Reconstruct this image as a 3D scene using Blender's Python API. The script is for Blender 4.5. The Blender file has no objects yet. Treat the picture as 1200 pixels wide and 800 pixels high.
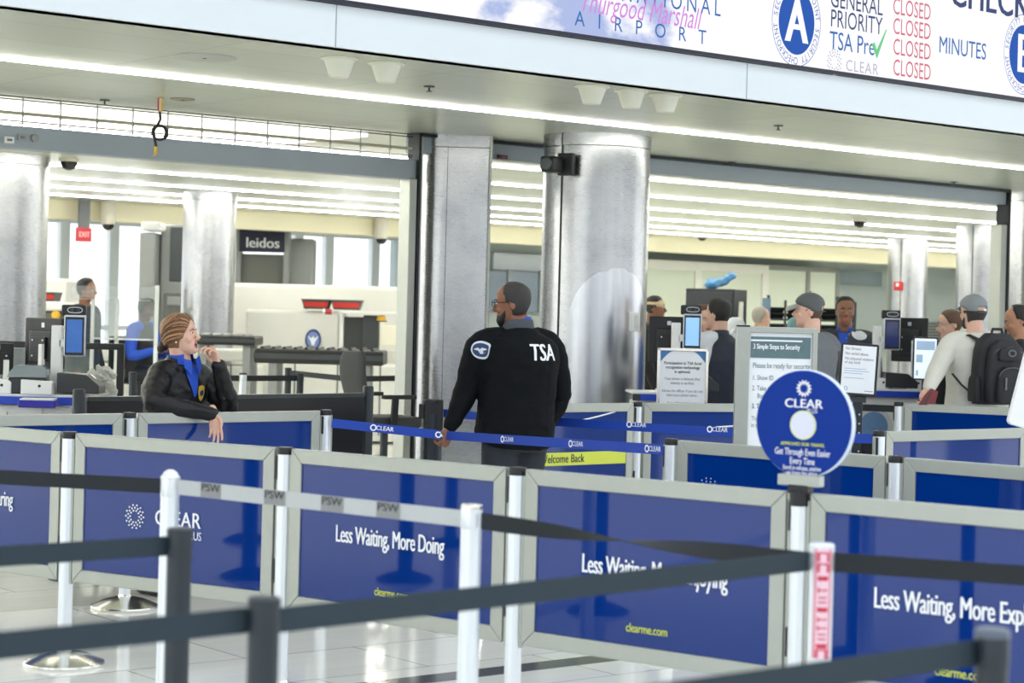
import bpy, bmesh, math, random
from mathutils import Vector, Matrix, noise
from mathutils.bvhtree import BVHTree
random.seed(7)
SC = bpy.context.scene
COL = SC.collection
R = math.radians
# ------------------------------------------------------------------ camera, world, exposure
F_PX, HZ, EYE, ROLL = 2333.0, 368.0, 1.60, R(1.5)
cam_d = bpy.data.cameras.new('camera')
cam_d.sensor_width = 36.0
cam_d.lens = F_PX * 36.0 / 1200.0
cam_d.shift_y = -(400.0 - HZ) / 1200.0
cam_d.clip_end = 300
cam_d.dof.use_dof = True
cam_d.dof.focus_distance = 11.4
cam_d.dof.aperture_fstop = 3.6
cam = bpy.data.objects.new('camera', cam_d)
COL.objects.link(cam)
cam.matrix_world = Matrix.Translation((0, 0, EYE)) @ Matrix.Rotation(R(90), 4, 'X') @ Matrix.Rotation(ROLL, 4, 'Z')
SC.camera = cam
SC.view_settings.view_transform = 'Standard'
SC.view_settings.look = 'None'
SC.view_settings.exposure = 0.35
SC.view_settings.gamma = 1.0
SC.view_settings.use_curve_mapping = False
WORLD_STRENGTH = 1.9
STRIP_STRENGTH = 14.0
INNER_STRENGTH = 22.0
SCREEN_STRENGTH = 0.8
w = bpy.data.worlds.new('daylight')
SC.world = w
w.use_nodes = True
nt = w.node_tree
bg = nt.nodes['Background']
tc = nt.nodes.new('ShaderNodeTexCoord')
sp = nt.nodes.new('ShaderNodeSeparateXYZ')
rp = nt.nodes.new('ShaderNodeValToRGB')
nt.links.new(tc.outputs['Generated'], sp.inputs[0])
nt.links.new(sp.outputs['Z'], rp.inputs[0])
rp.color_ramp.elements[0].position = 0.0
rp.color_ramp.elements[0].color = (0.96, 0.98, 1.0, 1)
rp.color_ramp.elements[1].position = 0.7
rp.color_ramp.elements[1].color = (0.88, 0.94, 1.0, 1)
nt.links.new(rp.outputs[0], bg.inputs[0])
bg.inputs[1].default_value = WORLD_STRENGTH

# ------------------------------------------------------------------ mapping helpers
TR = math.tan(ROLL)
U = Vector((math.sin(R(51)), math.cos(R(51)), 0))      # along the checkpoint front
N = Vector((-math.cos(R(51)), math.sin(R(51)), 0))     # into the checkpoint
RZB = math.atan2(U.y, U.x)
def corr(px, py):
    return px + TR * (py - HZ), py - TR * (px - 600.0)
def pt(px, py, Y):
    x, y = corr(px, py)
    return Vector(((x - 600.0) * Y / F_PX, Y, EYE - (y - HZ) * Y / F_PX))
def onb(px, py, b):
    x, y = corr(px, py)
    dx = (x - 600.0) / F_PX
    Y = b / (N.x * dx + N.y)
    return Vector((dx * Y, Y, EYE - (y - HZ) * Y / F_PX))
def ab(a, b, z=0.0):
    p = U * a + N * b
    return Vector((p.x, p.y, z))
def acoord(p): return p.x * U.x + p.y * U.y
def bcoord(p): return p.x * N.x + p.y * N.y

# ------------------------------------------------------------------ materials
def lin(c):
    if isinstance(c, str):
        c = [int(c[i:i + 2], 16) for i in (0, 2, 4)]
    o = []
    for v in c[:3]:
        v = v / 255.0
        o.append(v / 12.92 if v <= 0.04045 else ((v + 0.055) / 1.055) ** 2.4)
    return (o[0], o[1], o[2], 1.0)
MATS = {}
def mat(name, col, rough=0.5, metal=0.0, emit=0.0, var=0.06, scale=6.0, bump=0.0, bscale=80.0, spec=0.5, alpha=1.0, trans=0.0, coat=0.0, glow=False):
    if name in MATS: return MATS[name]
    m = bpy.data.materials.new(name)
    m.use_nodes = True
    t = m.node_tree
    b = t.nodes['Principled BSDF']
    c = lin(col)
    b.inputs['Roughness'].default_value = rough
    b.inputs['Metallic'].default_value = metal
    b.inputs['Specular IOR Level'].default_value = spec
    b.inputs['Alpha'].default_value = alpha
    b.inputs['Transmission Weight'].default_value = trans
    b.inputs['Coat Weight'].default_value = coat
    if emit:
        b.inputs['Emission Color'].default_value = c
        b.inputs['Emission Strength'].default_value = emit
    co = t.nodes.new('ShaderNodeTexCoord')
    if var:
        nz = t.nodes.new('ShaderNodeTexNoise')
        nz.inputs['Scale'].default_value = scale
        nz.inputs['Detail'].default_value = 4
        t.links.new(co.outputs['Object'], nz.inputs['Vector'])
        mx = t.nodes.new('ShaderNodeMix'); mx.data_type = 'RGBA'
        mx.inputs['A'].default_value = [v * (1 - var) for v in c[:3]] + [1]
        mx.inputs['B'].default_value = [min(1, v * (1 + var)) for v in c[:3]] + [1]
        t.links.new(nz.outputs['Fac'], mx.inputs['Factor'])
        t.links.new(mx.outputs['Result'], b.inputs['Base Color'])
    else:
        b.inputs['Base Color'].default_value = (.01, .01, .01, 1) if glow else c
    if bump:
        n2 = t.nodes.new('ShaderNodeTexNoise'); n2.inputs['Scale'].default_value = bscale
        n2.inputs['Detail'].default_value = 3
        t.links.new(co.outputs['Object'], n2.inputs['Vector'])
        bp = t.nodes.new('ShaderNodeBump'); bp.inputs['Strength'].default_value = bump
        bp.inputs['Distance'].default_value = 0.01
        t.links.new(n2.outputs['Fac'], bp.inputs['Height'])
        t.links.new(bp.outputs['Normal'], b.inputs['Normal'])
    MATS[name] = m
    return m
alum = mat('brushed aluminium', (172, 176, 168), 0.38, 0.7, var=0.05, scale=20)
post_white = mat('satin silver pole', (226, 232, 236), 0.3, 0.55, var=0.03)
chrome = mat('polished steel base', (226, 224, 216), 0.2, 1.0, var=0.04)
black_pl = mat('black plastic', (20, 22, 25), 0.45, var=0.1)
black_pole = mat('black powder coat', (30, 40, 48), 0.42, var=0.08)
belt_black = mat('black webbing', (24, 31, 36), 0.75, var=0.12, scale=60, bump=0.2, bscale=400)
belt_slate = mat('slate webbing', (36, 52, 62), 0.75, var=0.1, scale=60, bump=0.2, bscale=400)
belt_white = mat('silver webbing', (186, 190, 190), 0.6, var=0.04, scale=60)
belt_blue = mat('royal blue webbing', (12, 62, 168), 0.55, var=0.06, scale=60)
blue_sheet = mat('deep blue printed sheet', (2, 46, 122), 0.03, var=0.05, scale=2, spec=0.5)
blue_sign = mat('bright blue printed sign', (8, 50, 140), 0.4, var=0.03, scale=3, spec=0.15)
white_ink = mat('white print', (240, 243, 248), 0.5, var=0.0)
lime_ink = mat('lime print', (216, 226, 82), 0.5, var=0.0)
navy_ink = mat('navy print', (24, 38, 70), 0.5, var=0.0)
grey_ink = mat('grey print', (120, 128, 136), 0.5, var=0.0)
dark_ink = mat('dark print', (40, 42, 46), 0.5, var=0.0)
red_ink = mat('red print', (200, 40, 70), 0.5, var=0.0)
white_pl = mat('white plastic', (236, 237, 236), 0.4, var=0.02)
white_paint = mat('white painted steel', (226, 226, 220), 0.4, var=0.03)
paper = mat('white paper', (236, 240, 243), 0.55, var=0.02)
grey_pl = mat('grey plastic', (112, 116, 118), 0.45, var=0.06)
grey_metal = mat('grey painted metal', (150, 153, 152), 0.45, 0.3, var=0.05)
steel_dark = mat('dark steel', (74, 78, 80), 0.4, 0.6, var=0.08)
rubber = mat('black rubber conveyor', (34, 35, 36), 0.5, var=0.12)
glass = mat('clear glass', (225, 238, 240), 0.05, alpha=0.16, var=0.0, spec=0.6)
frost = mat('frosted glass', (212, 220, 206), 0.5, var=0.05, scale=1.5, spec=0.4)

# ------------------------------------------------------------------ mesh builder
class MB:
    def __init__(s): s.v, s.f, s.m = [], [], []
    def add(s, vs, fs, T=None, mi=0):
        o = len(s.v)
        s.v += [(T @ Vector(p)) if T is not None else Vector(p) for p in vs]
        s.f += [tuple(i + o for i in q) for q in fs]
        s.m += [mi] * len(fs)
        return s
    def box(s, c, d, T=None, mi=0, rz=0.0):
        hx, hy, hz = d[0] / 2, d[1] / 2, d[2] / 2
        vs = [Vector((x, y, z)) for z in (-hz, hz) for x, y in ((-hx, -hy), (hx, -hy), (hx, hy), (-hx, hy))]
        if rz:
            m = Matrix.Rotation(rz, 3, 'Z'); vs = [m @ p for p in vs]
        vs = [p + Vector(c) for p in vs]
        return s.add(vs, [(3, 2, 1, 0), (4, 5, 6, 7), (0, 1, 5, 4), (1, 2, 6, 5), (2, 3, 7, 6), (3, 0, 4, 7)], T, mi)
    def prism(s, pts, z0, z1, T=None, mi=0):
        n = len(pts)
        vs = [(x, y, z0) for x, y in pts] + [(x, y, z1) for x, y in pts]
        fs = [tuple(range(n - 1, -1, -1)), tuple(range(n, 2 * n))] + [(i, (i + 1) % n, n + (i + 1) % n, n + i) for i in range(n)]
        return s.add(vs, fs, T, mi)
    def rings(s, rings, caps=True, T=None, mi=0, closed=True):
        n = len(rings[0]); vs = [p for r in rings for p in r]; fs = []
        for i in range(len(rings) - 1):
            for j in range(n if closed else n - 1):
                k = (j + 1) % n
                fs.append((i * n + j, i * n + k, (i + 1) * n + k, (i + 1) * n + j))
        if caps:
            fs.append(tuple(range(n - 1, -1, -1)))
            fs.append(tuple(range((len(rings) - 1) * n, len(rings) * n)))
        return s.add(vs, fs, T, mi)
    def lathe(s, prof, n=32, T=None, mi=0, caps=True):
        rs = [[(max(r, 1e-4) * math.cos(2 * math.pi * k / n), max(r, 1e-4) * math.sin(2 * math.pi * k / n), z) for k in range(n)] for r, z in prof]
        return s.rings(rs, caps, T, mi)
    def tube(s, pts, r, n=12, T=None, mi=0, round_ends=False, right=None, ry=None):
        pts = [Vector(p) for p in pts]
        rr = list(r) if isinstance(r, (list, tuple)) else [r] * len(pts)
        r2 = list(ry) if ry else rr
        if round_ends:
            d0 = (pts[0] - pts[1]).normalized(); d1 = (pts[-1] - pts[-2]).normalized()
            pts = [pts[0] + d0 * rr[0] * .92, pts[0] + d0 * rr[0] * .6] + pts + [pts[-1] + d1 * rr[-1] * .6, pts[-1] + d1 * rr[-1] * .92]
            rr = [rr[0] * .35, rr[0] * .8] + rr + [rr[-1] * .8, rr[-1] * .35]
            r2 = [r2[0] * .35, r2[0] * .8] + r2 + [r2[-1] * .8, r2[-1] * .35]
        rs = []; x = None
        for i, p in enumerate(pts):
            t = (pts[min(i + 1, len(pts) - 1)] - pts[max(i - 1, 0)])
            t = t.normalized() if t.length > 1e-9 else Vector((0, 0, 1))
            if x is None:
                a = Vector(right) if right is not None else (Vector((1, 0, 0)) if abs(t.x) < .8 else Vector((0, 1, 0)))
            else: a = x
            if right is not None: a = Vector(right)
            x = (a - t * a.dot(t)).normalized(); y = t.cross(x)
            rs.append([p + x * rr[i] * math.cos(2 * math.pi * k / n) + y * r2[i] * math.sin(2 * math.pi * k / n) for k in range(n)])
        return s.rings(rs, True, T, mi)
    def ell(s, c, r, T=None, mi=0, nu=16, nv=10):
        c = Vector(c)
        rs = []
        for i in range(nv + 1):
            a = -math.pi / 2 + math.pi * i / nv
            cr = max(math.cos(a), 0.02)
            rs.append([c + Vector((r[0] * cr * math.cos(2 * math.pi * k / nu), r[1] * cr * math.sin(2 * math.pi * k / nu), r[2] * math.sin(a))) for k in range(nu)])
        return s.rings(rs, True, T, mi)
    def bar(s, p0, p1, w, h, mi=0, T=None):
        p0, p1 = Vector(p0), Vector(p1)
        t = (p1 - p0).normalized()
        a = Vector((0, 0, 1)) if abs(t.z) < .9 else Vector((0, 1, 0))
        x = t.cross(a).normalized(); y = x.cross(t)
        rs = [[p + x * sx * w / 2 + y * sy * h / 2 for sx, sy in ((-1, -1), (1, -1), (1, 1), (-1, 1))] for p in (p0, p1)]
        return s.rings(rs, True, T, mi)
    def text(s, txt, size, T, align='CENTER', bold=0.0, xs=1.0, shear=0.0, track=1.0, ext=0.0, mi=0):
        cu = bpy.data.curves.new('t', 'FONT'); cu.body = txt; cu.size = size
        cu.align_x = align; cu.align_y = 'CENTER'; cu.shear = shear
        cu.space_character = track; cu.extrude = ext; cu.resolution_u = 3
        o = bpy.data.objects.new('t', cu); COL.objects.link(o)
        dg = bpy.context.evaluated_depsgraph_get()
        me = bpy.data.meshes.new_from_object(o.evaluated_get(dg))
        X = Matrix.Diagonal((xs, 1, 1, 1))
        sh = [0.0] if not bold else [-bold * size * .8, 0.0, bold * size * .8]
        for i, dx in enumerate(sh):
            s.add([X @ p.co + Vector((dx, 0, i * .00015)) for p in me.vertices], [tuple(q.vertices) for q in me.polygons], T, mi)
        bpy.data.objects.remove(o); bpy.data.curves.remove(cu); bpy.data.meshes.remove(me)
        return s
    def mesh(s, name, mats, smooth=None):
        me = bpy.data.meshes.new(name)
        me.from_pydata([tuple(p) for p in s.v], [], s.f)
        for m in (mats if isinstance(mats, (list, tuple)) else [mats]): me.materials.append(m)
        if any(s.m): me.polygons.foreach_set('material_index', s.m)
        bm = bmesh.new(); bm.from_mesh(me)
        bmesh.ops.recalc_face_normals(bm, faces=bm.faces)
        bm.to_mesh(me); bm.free()
        if smooth is not None:
            me.polygons.foreach_set('use_smooth', [True] * len(me.polygons))
            me.set_sharp_from_angle(angle=R(smooth))
        me.update()
        return me
    def build(s, name, mats, parent=None, smooth=35, bevel=0.0, loc=None, rz=0.0):
        me = s.mesh(name, mats, smooth)
        o = bpy.data.objects.new(name, me); COL.objects.link(o)
        if parent is not None: o.parent = parent
        if loc is not None: o.location = loc
        if rz: o.rotation_euler.z = rz
        if bevel:
            b = o.modifiers.new('Bevel', 'BEVEL'); b.width = bevel; b.segments = 2; b.limit_method = 'ANGLE'
        return o
def tag(o, label=None, cat=None, group=None, kind=None):
    if label: o['label'] = label
    if cat: o['category'] = cat
    if group: o['group'] = group
    if kind: o['kind'] = kind
    return o
def thing(name, label, cat, loc=(0, 0, 0), rz=0.0, group=None):
    o = bpy.data.objects.new(name, None); COL.objects.link(o)
    o.empty_display_size = 0.1
    o.location = loc; o.rotation_euler.z = rz
    return tag(o, label, cat, group)
def copytree(src, loc, rz, label, group=None):
    def cp(o, par):
        c = o.copy(); COL.objects.link(c)
        if par is not None: c.parent = par
        for k in o.children: cp(k, c)
        return c
    r = cp(src, None); r.location = loc; r.rotation_euler.z = rz; r['label'] = label
    if group: r['group'] = group
    return r
def struct(o): o['kind'] = 'structure'; return o
FRONT = Matrix.Rotation(R(90), 4, 'X')          # lettering laid in XZ, facing -Y
def at(x, y, z): return Matrix.Translation((x, y, z)) @ FRONT
def rotz_to(d): return math.atan2(d.y, d.x)
def remesh(mb, voxel, it=3, wrinkle=0.0, wscale=9.0):
    me = mb.mesh('tmp', [])
    o = bpy.data.objects.new('tmp', me); COL.objects.link(o)
    m = o.modifiers.new('r', 'REMESH'); m.mode = 'VOXEL'; m.voxel_size = voxel
    if it:
        k = o.modifiers.new('s', 'SMOOTH'); k.factor = 0.5; k.iterations = it
    dg = bpy.context.evaluated_depsgraph_get()
    r = bpy.data.meshes.new_from_object(o.evaluated_get(dg))
    bpy.data.objects.remove(o); bpy.data.meshes.remove(me)
    out = MB()
    vs = [v.co.copy() for v in r.vertices]
    if wrinkle:
        ns = [v.normal.copy() for v in r.vertices]
        for i, p in enumerate(vs):
            q = Vector((p.x * wscale, p.y * wscale, p.z * wscale * 1.5))
            a = noise.noise(q) + .5 * noise.noise(q * 2.3)
            a2 = 1.0 - abs(noise.noise(q * .8 + Vector((3, 1, 7)))) * 2.2
            vs[i] = p + ns[i] * wrinkle * (a * .8 + a2 * .5)
    out.add(vs, [tuple(q.vertices) for q in r.polygons])
    bpy.data.meshes.remove(r)
    return out
# ------------------------------------------------------------------ floor, soffit, walls
ZC = 3.0
def mat_floor():
    m = bpy.data.materials.new('polished stone tile'); m.use_nodes = True
    t = m.node_tree; b = t.nodes['Principled BSDF']
    co = t.nodes.new('ShaderNodeTexCoord')
    br = t.nodes.new('ShaderNodeTexBrick')
    br.inputs['Scale'].default_value = 1.0
    br.inputs['Brick Width'].default_value = 1.2
    br.inputs['Row Height'].default_value = 0.6
    br.inputs['Mortar Size'].default_value = 0.003
    br.inputs['Color1'].default_value = lin((224, 224, 212))
    br.inputs['Color2'].default_value = lin((214, 214, 203))
    br.inputs['Mortar'].default_value = lin((120, 120, 114))
    t.links.new(co.outputs['Object'], br.inputs['Vector'])
    nz = t.nodes.new('ShaderNodeTexNoise'); nz.inputs['Scale'].default_value = 3; nz.inputs['Detail'].default_value = 6
    mp = t.nodes.new('ShaderNodeMapping'); mp.inputs['Scale'].default_value = (0.5, 5, 1)
    t.links.new(co.outputs['Object'], mp.inputs[0]); t.links.new(mp.outputs[0], nz.inputs['Vector'])
    mx = t.nodes.new('ShaderNodeMix'); mx.data_type = 'RGBA'; mx.blend_type = 'OVERLAY'
    mx.inputs['Factor'].default_value = 0.25
    t.links.new(br.outputs['Color'], mx.inputs['A']); t.links.new(nz.outputs['Color'], mx.inputs['B'])
    hs = t.nodes.new('ShaderNodeHueSaturation'); hs.inputs['Saturation'].default_value = 0.6; hs.inputs['Value'].default_value = 1.16
    t.links.new(mx.outputs['Result'], hs.inputs['Color'])
    t.links.new(hs.outputs[0], b.inputs['Base Color'])
    b.inputs['Roughness'].default_value = 0.1
    b.inputs['Specular IOR Level'].default_value = 0.6
    return m
fl = MB().box((10, 8, -0.05), (80, 60, 0.1)).build('floor', mat_floor(), rz=RZB)
struct(fl)
dark_tile = mat('dark stone band', (92, 94, 98), 0.12, var=0.08)
for i, b_ in enumerate((6.95,)):
    o = MB().box((0, 0, 0.001), (46, 0.15, 0.004)).build('trim_floor_band', dark_tile, loc=ab(8, b_), rz=RZB); struct(o)

def mat_soffit():
    m = bpy.data.materials.new('satin metal ceiling panel'); m.use_nodes = True
    t = m.node_tree; b = t.nodes['Principled BSDF']
    co = t.nodes.new('ShaderNodeTexCoord')
    br = t.nodes.new('ShaderNodeTexBrick'); br.offset = 0.0
    br.inputs['Scale'].default_value = 1.0
    br.inputs['Brick Width'].default_value = 1.5
    br.inputs['Row Height'].default_value = 0.65
    br.inputs['Mortar Size'].default_value = 0.004
    br.inputs['Color1'].default_value = lin((206, 210, 194))
    br.inputs['Color2'].default_value = lin((198, 203, 188))
    br.inputs['Mortar'].default_value = lin((150, 150, 138))
    t.links.new(co.outputs['Object'], br.inputs['Vector'])
    t.links.new(br.outputs['Color'], b.inputs['Base Color'])
    b.inputs['Metallic'].default_value = 0.35
    b.inputs['Roughness'].default_value = 0.3
    return m
m_soffit = mat_soffit()
o = MB().box((0, 0, 0), (70, 21.7, 0.06)).build('ceiling', m_soffit, loc=ab(16, 8.9 + 10.85, ZC + 0.03), rz=RZB); struct(o)
fascia_m = mat('pale blue painted panel', (218, 226, 230), 0.35, var=0.015)
o = MB().box((0, 0, 0), (70, 0.12, 0.225)).build('wall_fascia', fascia_m, loc=ab(16, 8.93, ZC + 0.1125), rz=RZB); struct(o)
seam_m = mat('panel seam', (150, 160, 168), 0.6)
for px in (392, 875):
    p = onb(px, 110, 8.868)
    a_ = acoord(p)
    o = MB().box((0, 0, 0), (0.006, 0.002, 0.224)).build('trim_fascia_joint', seam_m, loc=ab(a_, 8.869, ZC + 0.1125), rz=RZB); struct(o)
o = MB().box((0, 0, 0), (70, 0.3, 3.2)).build('wall_above_screen', fascia_m, loc=ab(16, 9.35, ZC + 0.225 + 1.6), rz=RZB); struct(o)

# unseen concourse added behind the camera: roof gaps and piers shape daylight and reflections
hall_m = mat('added concourse grey', (104, 110, 118), 0.6, var=0.04)
rb = MB()
for k in range(5): rb.box((0, -9 + k * 4.2, 0), (70, 1.5, 0.2))
o = rb.build('ceiling_concourse_added', hall_m, loc=ab(8, 0.0, 7.2), rz=RZB); struct(o)
wb = MB()
for k in range(-7, 8):
    wb.box((k * 4.4 + (0.6 if k % 2 else 0), 0, 3.6), (1.7 if k % 2 else 0.9, 0.4, 7.2))
wb.box((0, 0, 0.25), (66, 0.42, 0.5)); wb.box((0, 0, 4.3), (66, 0.42, 0.7))
o = wb.build('wall_concourse_added', hall_m, loc=ab(6, -11, 0), rz=RZB); struct(o)

# opening beam, grille
beam_m = mat('grey beam paint', (150, 160, 168), 0.4, 0.2, var=0.03)
aL = -8.0
a_j = acoord(onb(482, 200, 12.7)); a_r = acoord(onb(1172, 250, 12.7))
zbl = 2.635
o = MB().box(((aL + a_j) / 2, 0, (zbl + 2.79) / 2), (a_j - aL, 0.16, 2.79 - zbl)).build('trim_beam_left', beam_m, loc=ab(0, 12.7), rz=RZB); struct(o)
o = MB().box(((a_j + a_r) / 2, 0, 2.91), (a_r - a_j, 0.16, 0.125)).build('trim_beam_right', beam_m, loc=ab(0, 12.7), rz=RZB); struct(o)
dk = mat('dark rail', (40, 44, 48), 0.4, 0.5)
o = MB().box(((a_j + a_r) / 2, -0.03, 2.985), (a_r - a_j, 0.2, 0.025)).build('trim_beam_rail', dk, loc=ab(0, 12.7), rz=RZB); struct(o)
for nm, a_, w_ in (('trim_guide_centre', a_j, .07), ('trim_guide_right', a_r, .09)):
    g = MB().box((0, 0, 1.5), (w_ * .35, .16, 3.0)).box((-w_ * .75, 0, 1.32), (w_, .14, 2.64), mi=1).box((w_ * .5, 0, 1.5), (w_ * .4, .1, 3.0), mi=1)
    o = g.build(nm, [dk, alum], loc=ab(a_, 12.66), rz=RZB, bevel=.006); struct(o)
# grille over the left opening
t = thing('rolling_grille', 'half-lowered wire security grille above the left opening', 'grille', ab(0, 12.62, 0), RZB)
g = MB(); grod = mat('grille wire', (70, 74, 76), 0.4, 0.7)
for z in (2.985, 2.965, 2.82, 2.805):
    g.tube([(aL, 0, z), (a_j - .05, 0, z)], .004, 6)
g.build('rod', grod, t)
g = MB(); k = 0
a_ = aL
while a_ < a_j - .1:
    g.box((a_, 0, 2.89), (.008, .008, .2)); g.box((a_, 0, 2.865), (.014, .014, .02)); a_ += .278
g.build('link', mat('grille link', (150, 152, 150), .4, .6), t)
MB().tube([(aL, .01, 2.875), (a_j - .05, .01, 2.875)], .011, 8).build('slat', mat('beige slat', (190, 184, 160), .5), t)
lit = mat('luminous ceiling diffuser', (255, 253, 246), .5, emit=1.15, var=0)
for b0, b1, nm in ((12.95, 13.55, 'behind the beam'), (13.62, 14.3, 'one row further in')):
    o = MB().box((0, 0, 0), (a_j - aL - .3, b1 - b0, .03)).build('ceiling_light_panel', lit, loc=ab((aL + a_j) / 2 - .1, (b0 + b1) / 2, ZC - .016), rz=RZB)
    tag(o, 'broad white luminous ceiling panel above the left grille, ' + nm, 'ceiling light', 'luminous ceiling panels')

# ceiling strips
strip_m = mat('white light strip', (255, 252, 244), .5, emit=STRIP_STRENGTH, var=0)
strip_i = mat('bright white light strip', (255, 252, 244), .5, emit=INNER_STRENGTH, var=0)
names = ['along the front of the soffit', 'first strip behind the opening beam', 'second strip behind the opening beam', 'third strip behind the opening beam',
         'fourth strip behind the opening beam', 'fifth strip behind the opening beam', 'innermost strip before the bulkhead']
for b_, nm in zip((10.8, 14.75, 16.75, 18.7, 20.6, 22.25, 23.8), names):
    o = MB().box((0, 0, 0), (46, .05 if b_ < 12 else .07, .012)).build('strip_light', strip_m if b_ < 12 else strip_i, loc=ab(15, b_, ZC - .0065), rz=RZB)
    tag(o, 'long white linear ceiling light, ' + nm, 'ceiling light', 'linear ceiling lights')

# interior bulkhead, back walls, windows
cream = mat('cream plaster', (236, 230, 200), .6, var=.02)
o = MB().box((0, 0, 0), (70, .3, .26)).build('wall_bulkhead', cream, loc=ab(16, 25.1, ZC - .13), rz=RZB); struct(o)
mull = mat('pale blue mullion', (240, 245, 250), .5, var=.02)
AW = 21.6
wl = MB()
a0 = acoord(onb(20, 300, 30)); a1 = AW
for px in (74, 132, 204, 262, 348, 384, 438):
    a_ = acoord(onb(px, 300, 30)); wl.box((a_, 0, 1.5), (.17, .15, 3))
wl.box(((6 + AW) / 2, 0, .4), (AW - 6, .2, .8)); wl.box(((6 + AW) / 2, 0, 2.96), (AW - 6, .2, .12)); wl.box(((6 + AW) / 2, 0, 1.2), (AW - 6, .1, .08))
o = wl.build('window_1', mull, loc=ab(0, 30), rz=RZB); struct(o)
MB().box(((6 + AW) / 2, 0.05, 1.9), (AW - 6, .012, 2.1)).build('window_pane', glass, o)
gw = mat('pale grey green wall', (168, 178, 178), .5, var=.02)
o = MB().box(((AW + 46) / 2, 0, 1.5), (46 - AW, .2, 3.0)).build('wall_back', gw, loc=ab(0, 27.4), rz=RZB); struct(o)
o = MB().box((AW, 1.4, 1.5), (.2, 2.8, 3)).build('wall_return', gw, loc=ab(0, 27.4), rz=RZB); struct(o)
o = MB().box((0, 0, 1.5), (.2, 16, 3)).build('wall_right', gw, loc=ab(40, 20), rz=RZB); struct(o)
# glazed clerestory band on back wall
bandm = mat('blue grey glass band', (132, 146, 154), .12, var=.12, scale=1.2, spec=.8)
pA, pB = onb(760, 293, 27.2), onb(1035, 300, 27.2)
o = MB().box(((AW + acoord(pB)) / 2, 0, 2.52), (acoord(pB) - AW, .05, .3)).build('window_2', bandm, loc=ab(0, 27.24), rz=RZB); struct(o)
pA, pB = onb(572, 300, 27.1), onb(636, 332, 27.1)
o = MB().box(((acoord(pA) + acoord(pB)) / 2, 0, 2.0), (acoord(pB) - acoord(pA), .05, .7)).build('window_3', mat('dark blue glass', (86, 108, 124), .1, var=.25, scale=2, spec=.8), loc=ab(0, 27.2), rz=RZB); struct(o)
fr = MB()
for q in (0, .42, 1):
    fr.box((acoord(pA) + (acoord(pB) - acoord(pA)) * q, -.03, 2.0), (.05, .05, .75))
fr.build('window_frame', gw, o)

# framed glass partitions
def glazed(name, label, px0, px1, py0, b_, frame_m, glass_m, splits, fw):
    p0, p1 = onb(px0, py0, b_), onb(px1, py0, b_)
    A0, A1 = acoord(p0), acoord(p1); z1 = (p0.z + onb(px1, py0 + 4, b_).z) / 2
    t = thing(name, label, 'glass partition', ab((A0 + A1) / 2, b_, 0), RZB)
    W = A1 - A0; f = MB()
    f.box((0, 0, z1 - fw / 2), (W, .08, fw)); f.box((0, 0, fw / 2), (W, .08, fw)); f.box((0, 0, .95), (W, .06, .06))
    for q in [0] + splits + [1]: f.box((-W / 2 + W * q, 0, z1 / 2), (fw, .085, z1))
    f.build('frame', frame_m, t, bevel=.01)
    qs = [0] + splits + [1]
    for q0, q1 in zip(qs, qs[1:]):
        MB().box((-W / 2 + W * (q0 + q1) / 2, .0, z1 / 2), (W * (q1 - q0) - fw, .02, z1 - fw)).build('glass_pane', glass_m, t)
    return t
glazed('glass_partition', 'white framed frosted partition with two bays behind the black cabinet', 752, 896, 305, 26.6, white_paint, frost, [.44], .17)
glazed('glass_partition', 'grey framed frosted partition behind the dark bin rack', 897, 981, 310, 26.7, mat('grey window frame', (140, 144, 140), .4, .3), frost, [.58], .1)
lv = thing('louvre_vent', 'dark horizontal louvre panel low on the wall beside the right steel column', 'vent', ab(acoord(onb(1101, 400, 27.25)), 27.24, 0), RZB)
lw = abs(acoord(onb(1119, 400, 27.25)) - acoord(onb(1083, 400, 27.25)))
MB().box((0, 0, .95), (lw, .05, 1.4)).build('back_plate', steel_dark, lv)
s_ = MB()
for k in range(22): s_.box((0, -.035, .3 + k * .062), (lw * .98, .02, .03))
s_.build('slat', grey_metal, lv)

# stainless columns
def mat_steel():
    m = bpy.data.materials.new('brushed stainless cladding'); m.use_nodes = True
    t = m.node_tree; b = t.nodes['Principled BSDF']
    co = t.nodes.new('ShaderNodeTexCoord')
    mp = t.nodes.new('ShaderNodeMapping'); mp.inputs['Scale'].default_value = (3, 3, 60)
    nz = t.nodes.new('ShaderNodeTexNoise'); nz.inputs['Scale'].default_value = 8; nz.inputs['Detail'].default_value = 5
    t.links.new(co.outputs['Object'], mp.inputs[0]); t.links.new(mp.outputs[0], nz.inputs['Vector'])
    r_ = t.nodes.new('ShaderNodeMapRange'); r_.inputs[3].default_value = .24; r_.inputs[4].default_value = .32
    t.links.new(nz.outputs['Fac'], r_.inputs[0]); t.links.new(r_.outputs[0], b.inputs['Roughness'])
    n2 = t.nodes.new('ShaderNodeTexNoise'); n2.inputs['Scale'].default_value = 5; n2.inputs['Detail'].default_value = 6
    t.links.new(co.outputs['Object'], n2.inputs['Vector'])
    cr = t.nodes.new('ShaderNodeValToRGB')
    cr.color_ramp.elements[0].position = .3; cr.color_ramp.elements[0].color = lin((166, 168, 171))
    cr.color_ramp.elements[1].position = .55; cr.color_ramp.elements[1].color = lin((178, 180, 181))
    t.links.new(n2.outputs['Fac'], cr.inputs[0]); t.links.new(cr.outputs[0], b.inputs['Base Color'])
    b.inputs['Metallic'].default_value = 1.0
    return m
steel = mat_steel()
dark_seam = mat('dark seam', (48, 50, 52), .6)
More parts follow.
